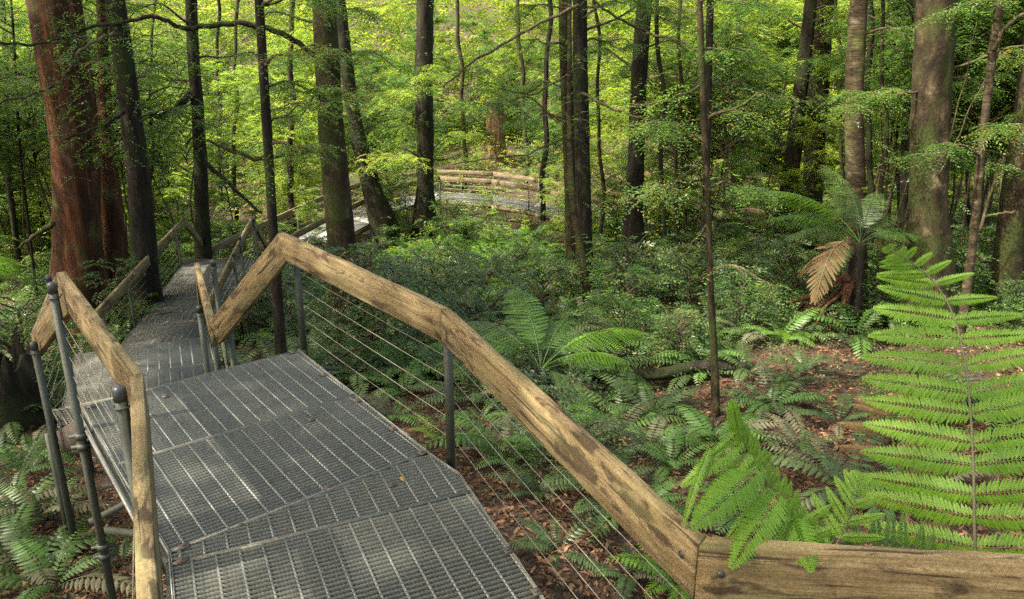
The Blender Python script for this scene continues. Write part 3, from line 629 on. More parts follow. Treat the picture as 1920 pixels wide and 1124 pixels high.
T['t15'] = tree('tree', 'leaning dark fibrous trunk left of the banded pale trunk', 'tree', [(1478, 400, 42), (1484, 320, 33), (1494, 200, 31), (1508, 100, 27), (1522, 0, 25)], 20, 'bark_dark', 13, .07, 18, flut(.3, 4, .5))
T['t16'] = tree('tree', 'brown mossy trunk directly left of the banded pale trunk', 'tree', [(1522, 350, 42), (1530, 250, 40), (1540, 140, 38), (1546, 0, 36)], 21.5, 'bark_moss', 14, .06, 20)
T['t17'] = tree('tree', 'slender pale trunk with bare side twigs at the right side', 'tree', [(1822, 480, 18), (1830, 380, 17), (1845, 230, 17), (1860, 100, 19), (1874, 0, 20)], 10.2, 'bark_pale', 10, .08, 14)
T['t18'] = tree('tree', 'mossy trunk cut off by the right edge of the photo', 'tree', [(1893, 520, 58), (1900, 400, 54), (1914, 260, 50), (1930, 120, 46)], 12.4, 'bark_moss', 14, .08, 26)
T['t19'] = tree('tree', 'far brown trunk, right one of two under the bright leaves', 'tree', [(1392, 240, 20), (1398, 130, 20), (1404, 30, 19)], 32, 'bark_moss', 12, .06, 12)
T['t20'] = tree('tree', 'far dark trunk, left one of two under the bright leaves', 'tree', [(1380, 330, 15), (1382, 150, 13), (1384, 60, 13)], 31, 'bark_dark', 9, .1, 12)
T['t21'] = tree('tree', 'far slim brown trunk between the bright leaves and the fibrous trunk', 'tree', [(1428, 220, 20), (1432, 100, 18), (1436, 0, 18)], 36, 'bark_moss', 12, .08, 12)
T['t22'] = tree('tree', 'far dark trunk at the left edge of the photo', 'tree', [(16, 330, 12), (12, 180, 12), (8, 60, 12)], 22, 'bark_dark', 10, .08, 12)
T['t23'] = tree('sapling', 'hair-thin dark sapling between the photo edge and the giant trunk', 'tree', [(36, 280, 6), (30, 150, 6), (24, 30, 5)], 18, 'bark_dark', 4, .08, 8)
more = [(283, 260, 6, 20, 'dark'), (545, 300, 12, 26, 'moss'), (1020, 330, 10, 27, 'dark'), (1128, 360, 7, 21, 'moss'), 
        (1246, 420, 9, 17, 'dark'), (1268, 380, 7, 19, 'moss'), (1362, 300, 6, 26, 'moss'), (1462, 240, 9, 34, 'dark'), (1632, 380, 12, 17, 'dark'), (1655, 400, 9, 15, 'moss'), (1578, 300, 8, 24, 'dark'), (1684, 300, 6, 19, 'dark'), (1815, 380, 8, 17, 'dark'), (985, 250, 9, 36, 'moss'), (870, 250, 8, 34, 'moss'), (440, 250, 8, 29, 'moss'), (410, 200, 7, 33, 'dark'), (68, 200, 7, 24, 'dark')]
for k, (x, y, w, Yw, bm) in enumerate(more):
    near = min(((abs(x - q), nm) for q, nm in ((160, 'giant rust-red trunk'), (372, 'straight dark brown trunk'), (500, 'thin dark trunk at the handrail peak'), (625, 'stout brown trunk'), (795, 'dark lumpy trunk'), (928, 'orange-brown dead stump'), (1090, 'dark central pair'), (1195, 'lone black trunk'), (1328, 'lone sapling'), (1400, 'far pair of trunks'), (1600, 'banded pale trunk'), (1740, 'largest right-hand trunk'), (1850, 'slender pale trunk'))))[1]
    lean = random.uniform(-14, 14)
    T['m%d' % k] = tree('slender_tree', {'dark': 'dark', 'moss': 'brown', 'snag': 'orange-brown'}[bm] + (' hair-thin' if w < 8 else ' slim') + ' background stem ' + ('%s the %s, about %d steps behind the camera side' % ('near', near, Yw) if 0 else 'near the ' + near), 'tree',
                        [(x - lean * .3, y + 120, w * 1.1), (x, y, w), (x + lean * .6, 120, w * .95), (x + lean, 0, w * .9)], Yw, 'bark_' + bm, 6 + .25 * Yw, .1, 10, group='slim background stems')

# branches seen against the leaves
def branch(key, pxs, Yw, r0, r1, mat='bark_dark', Y2=None, name='branch'):
    root, P, R = T[key]; n = len(pxs); Y2 = Y2 or Yw
    Q = np.array([aty(x, y, Yw + (Y2 - Yw) * i / max(1, n - 1)) for i, (x, y) in enumerate(pxs)])
    s = np.linspace(0, n - 1, 4 * n); Q = np.stack([np.interp(s, np.arange(n), Q[:, k]) for k in range(3)], 1)
    Q += .012 * np.sin(np.arange(len(Q))[:, None] * [1.3, 1.7, 2.1])
    mb = MB(); tube(mb, Q, np.linspace(r0, r1, len(Q)), 8, rough=.08); mb.build(name, M[mat], root, smooth=True); return Q
BR = []
BR.append(branch('t5', [(600, 115), (560, 80), (510, 55), (450, 43), (400, 48), (345, 55), (310, 38), (285, 30), (235, 42), (160, 52), (110, 75), (60, 85), (0, 80)], 12.5, .045, .016, 'bark_dark', 11.5))
BR.append(branch('t5', [(610, 278), (570, 285), (530, 292), (480, 300), (420, 278), (385, 262)], 12.5, .045, .02, 'bark_moss', 12.2))
BR.append(branch('t3', [(358, 175), (330, 205), (300, 220), (270, 210)], 18.5, .09, .05, 'bark_dark', 17.8))
BR.append(branch('t3', [(382, 305), (420, 335), (450, 365), (490, 400)], 18.3, .06, .03, 'bark_dark', 17.3))
BR.append(branch('t2', [(215, 62), (190, 72), (150, 95), (120, 150), (70, 175), (0, 192)], 9.6, .018, .012, 'bark_pale', 8.6, 'bare_branch'))
BR.append(branch('t2', [(232, 210), (200, 232), (170, 245), (120, 262)], 13.4, .035, .015, 'bark_dark', 12.3))
BR.append(branch('t9', [(1090, 175), (1150, 205), (1210, 225), (1290, 235)], 13.6, .028, .012, 'bark_pale', 12.9))
BR.append(branch('t9', [(1085, 10), (1000, 50), (940, 85), (880, 120), (830, 165)], 13.8, .03, .01, 'bark_twig', 13))
BR.append(branch('t10', [(1215, 62), (1150, 30), (1110, 0)], 15, .028, .015, 'bark_twig', 14)); BR.append(branch('t10', [(1205, 62), (1270, 75), (1330, 110)], 15, .028, .012, 'bark_twig', 14))
BR.append(branch('t9', [(1085, 245), (990, 290), (900, 300), (840, 310)], 16, .02, .008, 'bark_twig', 15)); BR.append(branch('t9', [(1080, 130), (1000, 180), (930, 165)], 16, .02, .008, 'bark_twig', 15))
BR.append(branch('t11', [(1325, 290), (1260, 350), (1200, 375), (1130, 360)], 8.2, .012, .005, 'bark_twig', 8.)); BR.append(branch('t11', [(1318, 160), (1250, 190), (1180, 200)], 8.2, .012, .005, 'bark_twig', 8.0))
BR.append(branch('t14', [(1700, 60), (1690, 20), (1668, 5)], 18.3, .09, .06)); BR.append(branch('t17', [(1862, 95), (1885, 50), (1920, 25)], 10.1, .03, .02, 'bark_pale')); BR.append(branch('t17', [(1850, 100), (1865, 110), (1880, 90)], 10.2, .02, .01, 'bark_pale'))
BR.append(branch('t18', [(1905, 398), (1880, 400), (1850, 405)], 11.5, .022, .012, 'bark_pale')); BR.append(branch('red', [(100, 420), (80, 432), (60, 445), (35, 465)], 14.6, .06, .02, 'bark_moss')); BR.append(branch('t16', [(1545, 215), (1560, 210), (1578, 218)], 21, .05, .03))
BR.append(branch('t13', [(1760, 330), (1790, 270), (1830, 180), (1880, 90)], 11.5, .014, .005, 'bark_twig', 10.8)); BR.append(branch('t13', [(1770, 300), (1810, 150), (1830, 40)], 11.7, .012, .005, 'bark_twig', 11)); BR.append(branch('t11', [(1325, 420), (1290, 470), (1250, 500)], 8.2, .008, .003, 'bark_twig', 7.9))

# ---- foliage meshes shared between trees
CR = [crown_mesh('crown', 100 + k, 1.8 + .25 * (k % 3), 5.6 + .6 * k, 44, 30, 11, .10, 'leaf_far', z0=.14) for k in range(4)]
CR2 = [(bpy.data.meshes[m_.name].copy(), t_) for m_, t_ in CR]
for m_, t_ in CR2: m_.materials[0] = M['leaf_mid']
CM = [crown_mesh('crown', 200 + k, 1.6, 5.6 + .5 * k, 30, 22, 13, .06, 'leaf_mid', z0=.5, spl=.33) for k in range(3)]
CB = [crown_mesh('crown', 300 + k, 3.9, 5.5, 44, 17, 9, .16, 'leaf_mid', z0=.1, spl=.8) for k in range(2)]    # high tree crowns
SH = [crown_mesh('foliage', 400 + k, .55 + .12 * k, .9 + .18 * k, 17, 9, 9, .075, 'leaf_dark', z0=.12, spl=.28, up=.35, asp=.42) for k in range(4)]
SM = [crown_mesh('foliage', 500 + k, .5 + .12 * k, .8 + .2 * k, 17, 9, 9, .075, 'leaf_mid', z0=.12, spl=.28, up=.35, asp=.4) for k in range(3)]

def put(parent, me, loc, rz=0, s=1., name='crown', sz=None):
    o = bpy.data.objects.new(name, me); C.objects.link(o)
    Mx = Matrix.Translation(Vector([float(v) for v in loc]) - parent.location) @ Matrix.Rotation(rz, 4, 'Z') @ Matrix.Diagonal((s, s, (sz or s), 1)); o.parent = parent; o.matrix_local = Mx; return o
# high crowns of the trees (above the picture, they shade the deck and break up the light)
for k, key in enumerate(['red', 't2', 't3', 't5', 't7', 't9', 't10', 't12', 't13', 't15', 't16', 't18', 't4', 't14']):
    root, P, R = T[key]; hi = key in ('t12', 't13', 't9', 't10', 't15', 't16', 't18', 't14'); p = on_trunk(P, 5.5 if key in ('t4', 't17') else (10 if hi else 7.5))
    put(root, CB[k % 2][0], (p[0], p[1], p[2] - 1), k * 1.9, (1.35 if key in ('red', 't2') else (.6 if key == 't4' else (.6 if hi else 1.0))) * random.uniform(.9, 1.1)); put(root, CB[k % 2][1], (p[0], p[1], p[2] - 1), k * 1.9, .6 if hi else 1., 'upper_branches')

LEAVES_OUT = []      # (object, tone, noun, px, py) for labels
PROT = [(805, 298, 1045, 398, 30), (0, 380, 600, 1124, 16), (360, 330, 720, 470, 14.5), (560, 560, 1920, 1124, 9), (640, 370, 700, 440, 24), (895, 180, 965, 300, 40), (1690, 150, 1800, 560, 11.5), (1570, 0, 1640, 400, 12), (640, 400, 1900, 640, 19), (1465, 70, 1555, 400, 19.5), (1168, 40, 1222, 470, 19), (1058, 0, 1105, 560, 14), (640, 150, 720, 400, 24), (780, 120, 812, 400, 25), (0, 0, 75, 560, 18), (1800, 0, 1920, 450, 13)]
def blocked(x, y, z, hw, hh):
    px, py, fw = proj((x, y, z))
    if fw < .5: return True
    a, b = hw / fw * FPX, hh / fw * FPX
    for (x0, y0, x1, y1, d) in PROT:
        if fw < d and px + a > x0 and px - a < x1 and py + b > y0 and py - b < y1: return True
    return False
def understory(x, y, kind, s, label_tone, base_drop=0.):
    z = float(ground(x, y)) - base_drop
    lib = CR if kind == 'far' else CM; k = random.randrange(len(lib)); me, tw = (CR2 if kind == 'far' and random.random() < .32 else lib)[k]; H = (5.6 + .6 * k) if kind == 'far' else (5.6 + .5 * k)
    root = empty('understory_tree', (x, y, z)); root.rotation_euler = (0, 0, random.uniform(0, 6.28)); root.scale = (s, s, s)
    mkey = ('stem', kind, k)
    if mkey not in crown_cache:
        mb = MB(); tube(mb, limb((0, 0, -.3), (.35, .2, H * .96), 0, 12, .035, k), np.linspace(.032, .008, 12), 7, rough=.08); crown_cache[mkey] = mb.build('trunk', M['bark_twig'], link=False, smooth=True)
    for nm, m_ in (('trunk', crown_cache[mkey]), ('crown', me), ('twigs', tw)):
        o = bpy.data.objects.new(nm, m_); C.objects.link(o); o.parent = root
    px, py, fw = proj((x, y, z + 2.5 * s)); LEAVES_OUT.append((root, label_tone, 'leafy tree', px, py, 'tree', 'leafy understory trees')); return root
cnt = 0; tries = 0
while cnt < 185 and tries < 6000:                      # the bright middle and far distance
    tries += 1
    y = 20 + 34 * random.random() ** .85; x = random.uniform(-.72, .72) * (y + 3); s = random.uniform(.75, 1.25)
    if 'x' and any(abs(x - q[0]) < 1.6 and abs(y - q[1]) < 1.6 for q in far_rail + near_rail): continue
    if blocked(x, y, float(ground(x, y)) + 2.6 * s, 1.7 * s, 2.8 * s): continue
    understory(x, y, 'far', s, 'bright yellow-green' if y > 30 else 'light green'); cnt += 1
cnt = 0; tries = 0
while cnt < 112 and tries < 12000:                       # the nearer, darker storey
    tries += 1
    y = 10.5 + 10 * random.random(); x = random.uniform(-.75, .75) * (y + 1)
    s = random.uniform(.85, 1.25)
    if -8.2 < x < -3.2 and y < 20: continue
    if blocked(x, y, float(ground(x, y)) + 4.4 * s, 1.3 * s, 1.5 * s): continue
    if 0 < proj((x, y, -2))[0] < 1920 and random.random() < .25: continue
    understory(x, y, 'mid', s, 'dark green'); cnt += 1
# leafy sprays hanging on the branches and trunks
def leafy_branch(key, Q, seed, n=46, ls=.35, nl=13, lw=.05, mat='leaf_mid', spread=.12):
    r = np.random.default_rng(seed); mb = MB(); t = r.uniform(.15, 1, n) * (len(Q) - 1); i0 = np.minimum(t.astype(int), len(Q) - 2); f = (t - i0)[:, None]
    P = Q[i0] * (1 - f) + Q[i0 + 1] * f + r.normal(0, spread, (n, 3)); az = r.uniform(0, 6.28, n); D = np.stack([np.cos(az), np.sin(az) * .8, r.uniform(-.5, .25, n)], 1)
    sprays(mb, P, D, ls * r.uniform(.6, 1.3, n), nl, lw, .34, r, (.1, .8), droop=.4); mb.build('leaves', M[mat], T[key][0])
def crossing(key, z, az, L, seed, n=60, lw=.055, mat='leaf_mid', drop=-.1):
    root, P, Rr = T[key]; p = on_trunk(P, z); e = p + np.array([math.cos(az) * L, math.sin(az) * L, L * drop]); Q = limb(p, e, .12, 12, .05, seed)
    mb = MB(); tube(mb, Q, np.linspace(.012 + .008 * L, .004, 12), 6, rough=.06, cap=False)
    r = np.random.default_rng(seed); subs = []
    for _ in range(int(2 + 2 * L)):
        i = r.integers(3, 11); a2 = az + r.choice([-1, 1]) * r.uniform(.5, 1.2); q = limb(Q[i], Q[i] + np.array([math.cos(a2), math.sin(a2), r.uniform(-.35, .15)]) * L * r.uniform(.25, .5), .06, 7, .05, seed); subs.append(q); tube(mb, q, np.linspace(.008, .003, 7), 5, cap=False)
    mb.build('branch', M['bark_twig'], root, smooth=True)
    mb = MB()
    for q in [Q[4:]] + subs:
        k = int(n / 3); t = r.uniform(.1, 1, k) * (len(q) - 1); i0 = np.minimum(t.astype(int), len(q) - 2); f = (t - i0)[:, None]; Pp = q[i0] * (1 - f) + q[i0 + 1] * f; a = r.uniform(0, 6.28, k)
        sprays(mb, Pp, np.stack([np.cos(a), np.sin(a), r.uniform(-.45, .2, k)], 1), r.uniform(.18, .38, k), 11, lw, .36, r, (.15, .9), droop=.4)
    mb.build('leaves', M[mat], root)
sdn = 0
for key, zs, n_, L_, mt, lw_ in [('t3', (-2.2, 1.6), 7, 2.0, 'leaf_mid', .06), ('t4', (-1.4, .9), 6, 1.0, 'leaf_mid', .045), ('t5', (-1.6, 1.4), 8, 1.6, 'leaf_mid', .05), ('t6', (-4, 0), 6, 2.0, 'leaf_far', .08), ('t7', (-4.4, 1.2), 9, 2.2, 'leaf_far', .08), ('t9', (-2.4, 1.3), 7, 2.0, 'leaf_mid', .06), ('t9b', (-2.4, 1.3), 4, 1.8, 'leaf_mid', .06), ('t10', (-3, 1.5), 6, 2.0, 'leaf_mid', .065),
        ('t2', (-2, 1.3), 6, 1.5, 'leaf_mid', .05), ('red', (-2.2, 1.6), 7, 2.2, 'leaf_mid', .055), ('t12', (-.8, 1.1), 3, 1.2, 'leaf_mid', .05), ('t13', (-2.3, 1.1), 5, 1.5, 'leaf_mid', .05), ('t14', (-2.5, 1.4), 6, 1.8, 'leaf_mid', .06), ('t15', (-1, 1.6), 5, 1.8, 'leaf_far', .075), ('t16', (-1, 1.6), 5, 1.8, 'leaf_far', .075), ('t11', (-2.6, .6), 7, .8, 'leaf_mid', .042), ('t17', (-1.5, .8), 4, .9, 'leaf_mid', .045), ('t18', (-2.6, 0), 5, 1.2, 'leaf_dark', .05), ('t11b', (-2, 1), 4, 1.2, 'leaf_mid', .055)]:
    for q in range(n_):
        sdn += 1; crossing(key, random.uniform(*zs), random.uniform(0, 6.28) if q % 2 else random.choice([0, math.pi]) + random.uniform(-.6, .6), L_ * random.uniform(.7, 1.2), 2000 + sdn, 66, lw_, mt, random.uniform(-.25, .25))
keys = ['t5', 't5', 't3', 't3', 't2', 't2', 't9', 't9', 't10', 't10', 't9', 't9', 't11', 't11']
for i, k in enumerate(keys):
    big = i in (0, 5); leafy_branch(k, BR[i], 600 + i, n=150 if i == 0 else 70 if big else 40, spread=.3 if i in (0, 2, 5) else .12)
def trunk_foliage(key, zlo, zhi, n, seed, R0=.5, lw=.055, mat='leaf_mid', side=0):
    r = np.random.default_rng(seed); root, P, R = T[key]; k = np.where((P[:, 2] > zlo) & (P[:, 2] < zhi))[0]; i = r.choice(k, n); az = r.uniform(0, 6.28, n)
    D = np.stack([np.cos(az) + side, np.sin(az) - .3, r.uniform(-.3, .4, n)], 1); Pp = P[i] + nrm(D) * (R[i] * .9)[:, None] + nrm(D) * r.uniform(0, R0, n)[:, None]
    mb = MB(); sprays(mb, Pp, D, r.uniform(.2, .4, n), 11, lw, .36, r, (.1, .85), droop=.5); mb.build('leaves', M[mat], root)
for i, (k, lo, hi, n, R0, mt, sd_) in enumerate([('t5', -1.9, 1.5, 130, .55, 'leaf_mid', .4), ('red', -2.4, 2.0, 330, 1.1, 'leaf_mid', .2), ('t2', -2.2, 1.6, 150, .8, 'leaf_mid', -.1), ('t7', -5.0, 0, 160, .9, 'leaf_mid', 0), ('t6', -5, -1.5, 90, .7, 'leaf_far', 0), ('t4', -1.5, 1.2, 60, .4, 'leaf_mid', .2),
        ('t9', -2, 1.2, 90, .8, 'leaf_mid', 0), ('t10', -3.4, 1, 60, .6, 'leaf_mid', .2), ('t16', -3, 1, 120, 1.2, 'leaf_far', -.3), ('t15', -2, 1, 100, 1.2, 'leaf_far', 0), ('t13', -3, 1, 26, .4, 'leaf_dark', .8), ('t14', -3, 1.5, 60, .7, 'leaf_mid', 0), ('t18', -3, .5, 60, .5, 'leaf_dark', -.2), ('t3', -3, 1, 60, .7, 'leaf_mid', 0), ('t11', -2.6, 1.5, 50, .5, 'leaf_mid', 0), ('t9c', -3.0, 0, 40, .4, 'leaf_mid', 0), ('t12', -3.2, -1.2, 24, .5, 'leaf_mid', .8)]):
    trunk_foliage(k, lo, hi, n, 700 + i, R0, .06 if mt != 'leaf_far' else .08, mt, sd_)

# unseen trees added on the left and behind so their crowns shade the decks
for k, (x, y, h, s) in enumerate([(-13.6, 7.6, 7.8, 1.15), (-15, 6, 7.5, 1.25), (-9, 5, 6.5, 1.1), (-13, 2, 8, 1.2), (-7.5, -.5, 8.5, 1.0), (-12, 9, 8.5, 1.1), (-16, 13, 8, 1.2), (-5, -5, 10, 1.1), (-4.8, 1.6, 9.5, .9), (1, -3, 9, 1)]):
    z = float(ground(x, y)); root = tag(empty('tree', (x, y, z)), ['tall leafy tree up the slope behind the left posts', 'tall leafy tree on the slope left of the steps', 'tall leafy tree beside the left end of the walkway', 'tall leafy tree farther out to the left', 'tall leafy tree left of the viewer', 'tall leafy tree left of the giant trunk', 'tall leafy tree far left of the giant trunk', 'tall leafy tree behind the viewer', 'tall leafy tree close to the left edge of the nearest deck', 'tall leafy tree straight behind the viewer on the walkway'][k], 'tree', 'trees outside the view')
    mb = MB(); tube(mb, limb((x, y, z - .3), (x + .5, y + .3, h + 2), 0, 16, .01, k), np.linspace(.28, .1, 16), 14, rough=.06); mb.build('trunk', M['bark_moss'], root, smooth=True)
    put(root, CB[k % 2][0], (x, y, h - 2.5), k, s); put(root, CB[k % 2][1], (x, y, h - 2.5), k, s, 'upper_branches')

# ------------------------------------------------------------------ FERNS
def frond_curve(L, e0, e1, n=24):
    t = np.linspace(0, 1, n); el = e0 + (e1 - e0) * t; d = np.stack([np.zeros(n), np.cos(el), np.sin(el)], 1) * L / (n - 1)
    P = np.vstack([[0, 0, 0], np.cumsum(d[:-1], 0)]); return P, nrm(d)
def frond(name, seed, L, e0, e1, pairs, plen, mat, bare=.12, lw=.2, droop=.3, bip=0, r0=.004, stalkmat='bark_twig'):
    """a whole frond along +Y; bip = number of leaflet pairs on each side branch (0: plain leaflets)"""
    r = np.random.default_rng(seed); P, D = frond_curve(L, e0, e1); n = len(P); mb = MB()
    t = bare + (1 - bare) * (np.arange(pairs) + .5) / pairs; ii = t * (n - 1); i0 = np.minimum(ii.astype(int), n - 2); f = (ii - i0)[:, None]
    Q = P[i0] * (1 - f) + P[i0 + 1] * f; d = D[i0]; u = np.cross(np.array([1., 0, 0]), d)
    prof = np.sin(np.pi * np.clip((t - bare) / (1 - bare), 0, 1) ** .75 * .93 + .12) ** .8; prof = np.maximum(prof, .06)
    for sd in (-1, 1):
        dd = d * (.35 + .5 * t[:, None] ** 2) + np.array([sd * 1., 0, 0]) - u * droop * .5 + r.normal(0, .05, (pairs, 3))
        LL = plen * prof * r.uniform(.9, 1.08, pairs); tb = .35 + r.normal(0, .12, pairs) + .3 * t
        if not bip: leaf6(mb, Q, dd, u, LL, np.maximum(LL * lw, .006), tb, droop=.22)
        else:
            dd = nrm(dd)
            for j in range(bip):
                s = (j + .3) / bip; pos = Q + dd * (LL * s)[:, None] - u * (LL * s * s * .25)[:, None]
                side = nrm(np.cross(u, dd))
                ll = np.maximum(LL * lw * 1.25 * (1 - s) ** .6 * (.6 + .8 * min(1, s * 4)), .004)
                for q in (-1, 1): leaf4(mb, pos, dd * .5 + side * q, u, ll, ll * 0 + np.maximum(LL / bip * 1.0, .004), tb + r.normal(0, .06, pairs), fold=-.1)
    tube(mb, P, np.linspace(r0, r0 * .25, n), 4, cap=False, tint=.15)
    return mb.build(name, M[mat], link=False)
GF = {tone: [frond('frond', 800 + k, .62 + .1 * k, 1.15 - .15 * k, -.35 - .12 * k, 17, .115, tone, droop=.2 + .1 * k, lw=.30) for k in range(3)] for tone in ('fern_green', 'fern_dark', 'fern_grey', 'fern_bright')}
TFm = {tone: [frond('frond', 830 + k, 1.0, [.95, .6, .25][k], [-.45, -.7, -.85][k], 23, .21, tone, bare=.2, bip=15, lw=.125, droop=.5, r0=.006) for k in range(3)] for tone in ('fern_green', 'fern_bright', 'fern_dead', 'fern_dark')}
LOWCLEAR = [(1400, 330, 1730, 600, 11.3), (850, 450, 1260, 650, 9.7), (600, 350, 720, 440, 23), (360, 330, 560, 420, 17), (820, 350, 1000, 400, 28), (0, 380, 100, 560, 18)]
def low_blocked(x, y, h, w=.5):
    z = float(ground(x, y)); px, py, fw = proj((x, y, z + h / 2)); a = w / fw * FPX; b = h / 2 / fw * FPX
    return any(fw < d and px + a > x0 and px - a < x1 and py + b > y0 and py - b < y1 for x0, y0, x1, y1, d in LOWCLEAR)
def fern(x, y, tone, s, nf=None, z=None):
    z = float(ground(x, y)) if z is None else z; root = empty('fern', (x, y, z)); root.rotation_euler = (0, 0, random.uniform(0, 6.28)); root.scale = (s, s, s)
    nf = nf or random.randint(6, 9)
    for k in range(nf):
        tn = tone if random.random() > .14 else ('fern_grey' if tone != 'fern_bright' else 'fern_green')
        o = bpy.data.objects.new('frond', GF[tn][random.randrange(3)]); C.objects.link(o); o.parent = root
        o.matrix_local = Matrix.Rotation(k / nf * 6.283 + random.uniform(-.3, .3), 4, 'Z') @ Matrix.Rotation(random.uniform(-.25, .2), 4, 'X') @ Matrix.Scale(random.uniform(.7, 1.15), 4)
    px, py, fw = proj((x, y, z + .25)); LEAVES_OUT.append((root, {'fern_green': 'green', 'fern_dark': 'dark green', 'fern_grey': 'grey-brown withered', 'fern_bright': 'bright green'}[tone], 'fern', px, py, 'fern', 'ground ferns'))
    return root
def on_deck(x, y):
    pts = ((-2.1, 4.9), (-1, 3.8), (-.3, 2.8), (0, 1.6), (-3.2, 6.2), (-3.6, 7.2), (-4.6, 8.9), (-5.2, 10.2), (-5.6, 12), (-6, 14), (-6.3, 16), (-6.7, 18)) 
    if any(math.hypot(x - a, y - b) < 1.15 for a, b in pts): return True
    return any(math.hypot(x - (a[0] + b[0]) / 2, y - (a[1] + b[1]) / 2) < 1.5 for a, b in zip(far_rail, near_rail))
# individually placed near ones (pixel of their foot in the photograph)
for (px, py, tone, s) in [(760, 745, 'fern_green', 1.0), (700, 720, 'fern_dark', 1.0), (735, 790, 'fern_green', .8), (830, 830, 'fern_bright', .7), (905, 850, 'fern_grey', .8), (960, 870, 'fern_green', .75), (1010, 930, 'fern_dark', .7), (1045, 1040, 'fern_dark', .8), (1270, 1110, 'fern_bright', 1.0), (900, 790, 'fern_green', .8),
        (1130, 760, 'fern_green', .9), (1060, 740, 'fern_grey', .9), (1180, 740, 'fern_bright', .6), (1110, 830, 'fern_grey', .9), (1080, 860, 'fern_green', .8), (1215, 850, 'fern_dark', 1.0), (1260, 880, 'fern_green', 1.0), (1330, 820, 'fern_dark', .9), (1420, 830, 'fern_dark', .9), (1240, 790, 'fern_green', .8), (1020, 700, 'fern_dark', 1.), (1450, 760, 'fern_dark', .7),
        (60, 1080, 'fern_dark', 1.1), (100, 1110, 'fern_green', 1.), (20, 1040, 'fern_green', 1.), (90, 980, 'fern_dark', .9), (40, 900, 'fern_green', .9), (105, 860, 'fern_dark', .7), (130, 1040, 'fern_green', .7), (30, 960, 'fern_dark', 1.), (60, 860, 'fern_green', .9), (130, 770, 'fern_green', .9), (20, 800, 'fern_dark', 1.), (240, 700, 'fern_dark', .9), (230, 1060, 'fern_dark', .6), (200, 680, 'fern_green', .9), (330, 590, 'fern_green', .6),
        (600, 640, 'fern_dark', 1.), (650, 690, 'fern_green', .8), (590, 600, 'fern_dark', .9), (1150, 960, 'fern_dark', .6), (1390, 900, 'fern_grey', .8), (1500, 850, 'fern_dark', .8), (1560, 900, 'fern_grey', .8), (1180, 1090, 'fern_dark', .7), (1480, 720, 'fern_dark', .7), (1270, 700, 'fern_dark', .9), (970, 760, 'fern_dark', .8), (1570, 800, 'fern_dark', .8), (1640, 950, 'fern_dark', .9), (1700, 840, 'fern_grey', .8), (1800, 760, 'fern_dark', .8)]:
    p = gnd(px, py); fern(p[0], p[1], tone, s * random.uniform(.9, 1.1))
cnt = 0
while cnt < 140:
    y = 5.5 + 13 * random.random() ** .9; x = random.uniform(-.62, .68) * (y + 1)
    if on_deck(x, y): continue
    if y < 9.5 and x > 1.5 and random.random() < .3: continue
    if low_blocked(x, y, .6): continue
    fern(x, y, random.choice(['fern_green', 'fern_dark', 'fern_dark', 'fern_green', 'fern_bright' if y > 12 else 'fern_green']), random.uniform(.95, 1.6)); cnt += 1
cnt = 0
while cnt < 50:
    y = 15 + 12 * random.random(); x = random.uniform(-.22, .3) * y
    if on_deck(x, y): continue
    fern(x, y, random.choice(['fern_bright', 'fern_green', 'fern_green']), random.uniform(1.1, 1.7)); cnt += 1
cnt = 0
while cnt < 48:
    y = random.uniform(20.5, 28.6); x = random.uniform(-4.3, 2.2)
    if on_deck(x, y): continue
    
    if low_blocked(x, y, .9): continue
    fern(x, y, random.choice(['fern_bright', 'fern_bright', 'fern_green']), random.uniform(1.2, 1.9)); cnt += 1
for (px, Yw, s_) in [(706, 26.5, .42), (735, 25.5, .5), (762, 27.5, .5), (1046, 25.5, .4), (1085, 24.5, .5), (1125, 23.5, .55), (1160, 23, .5), (1215, 22, .5), (1260, 21.5, .5), (1300, 21, .42), (1345, 20.5, .36), (1400, 20, .34), (1460, 19.5, .36), (1510, 19.5, .5), (800, 27.5, .34), (575, 22.5, .35)]:
    q = aty(px, 400, Yw); understory(float(q[0]), Yw, 'far', s_, 'light green')
# shrubs with small glossy leaves
cnt = 0
while cnt < 250:
    y = 6 + 22 * random.random() ** .62; x = random.uniform(-.66, .7) * (y + 1)
    if on_deck(x, y): continue
    if y < 10 and x > .6 and random.random() < .6: continue
    if low_blocked(x, y, 1.): continue
    z = float(ground(x, y)); s = random.uniform(.7, 1.25) * (.8 if y < 9 else 1.)
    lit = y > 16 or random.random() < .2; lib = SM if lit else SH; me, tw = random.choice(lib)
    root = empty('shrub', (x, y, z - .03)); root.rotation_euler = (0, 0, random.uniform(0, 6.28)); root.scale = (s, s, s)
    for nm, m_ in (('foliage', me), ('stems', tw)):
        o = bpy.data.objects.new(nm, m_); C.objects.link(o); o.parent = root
    px, py, fw = proj((x, y, z + .5)); LEAVES_OUT.append((root, 'light green' if lit else 'dark green glossy', 'shrub', px, py, 'shrub', 'low shrubs')); cnt += 1

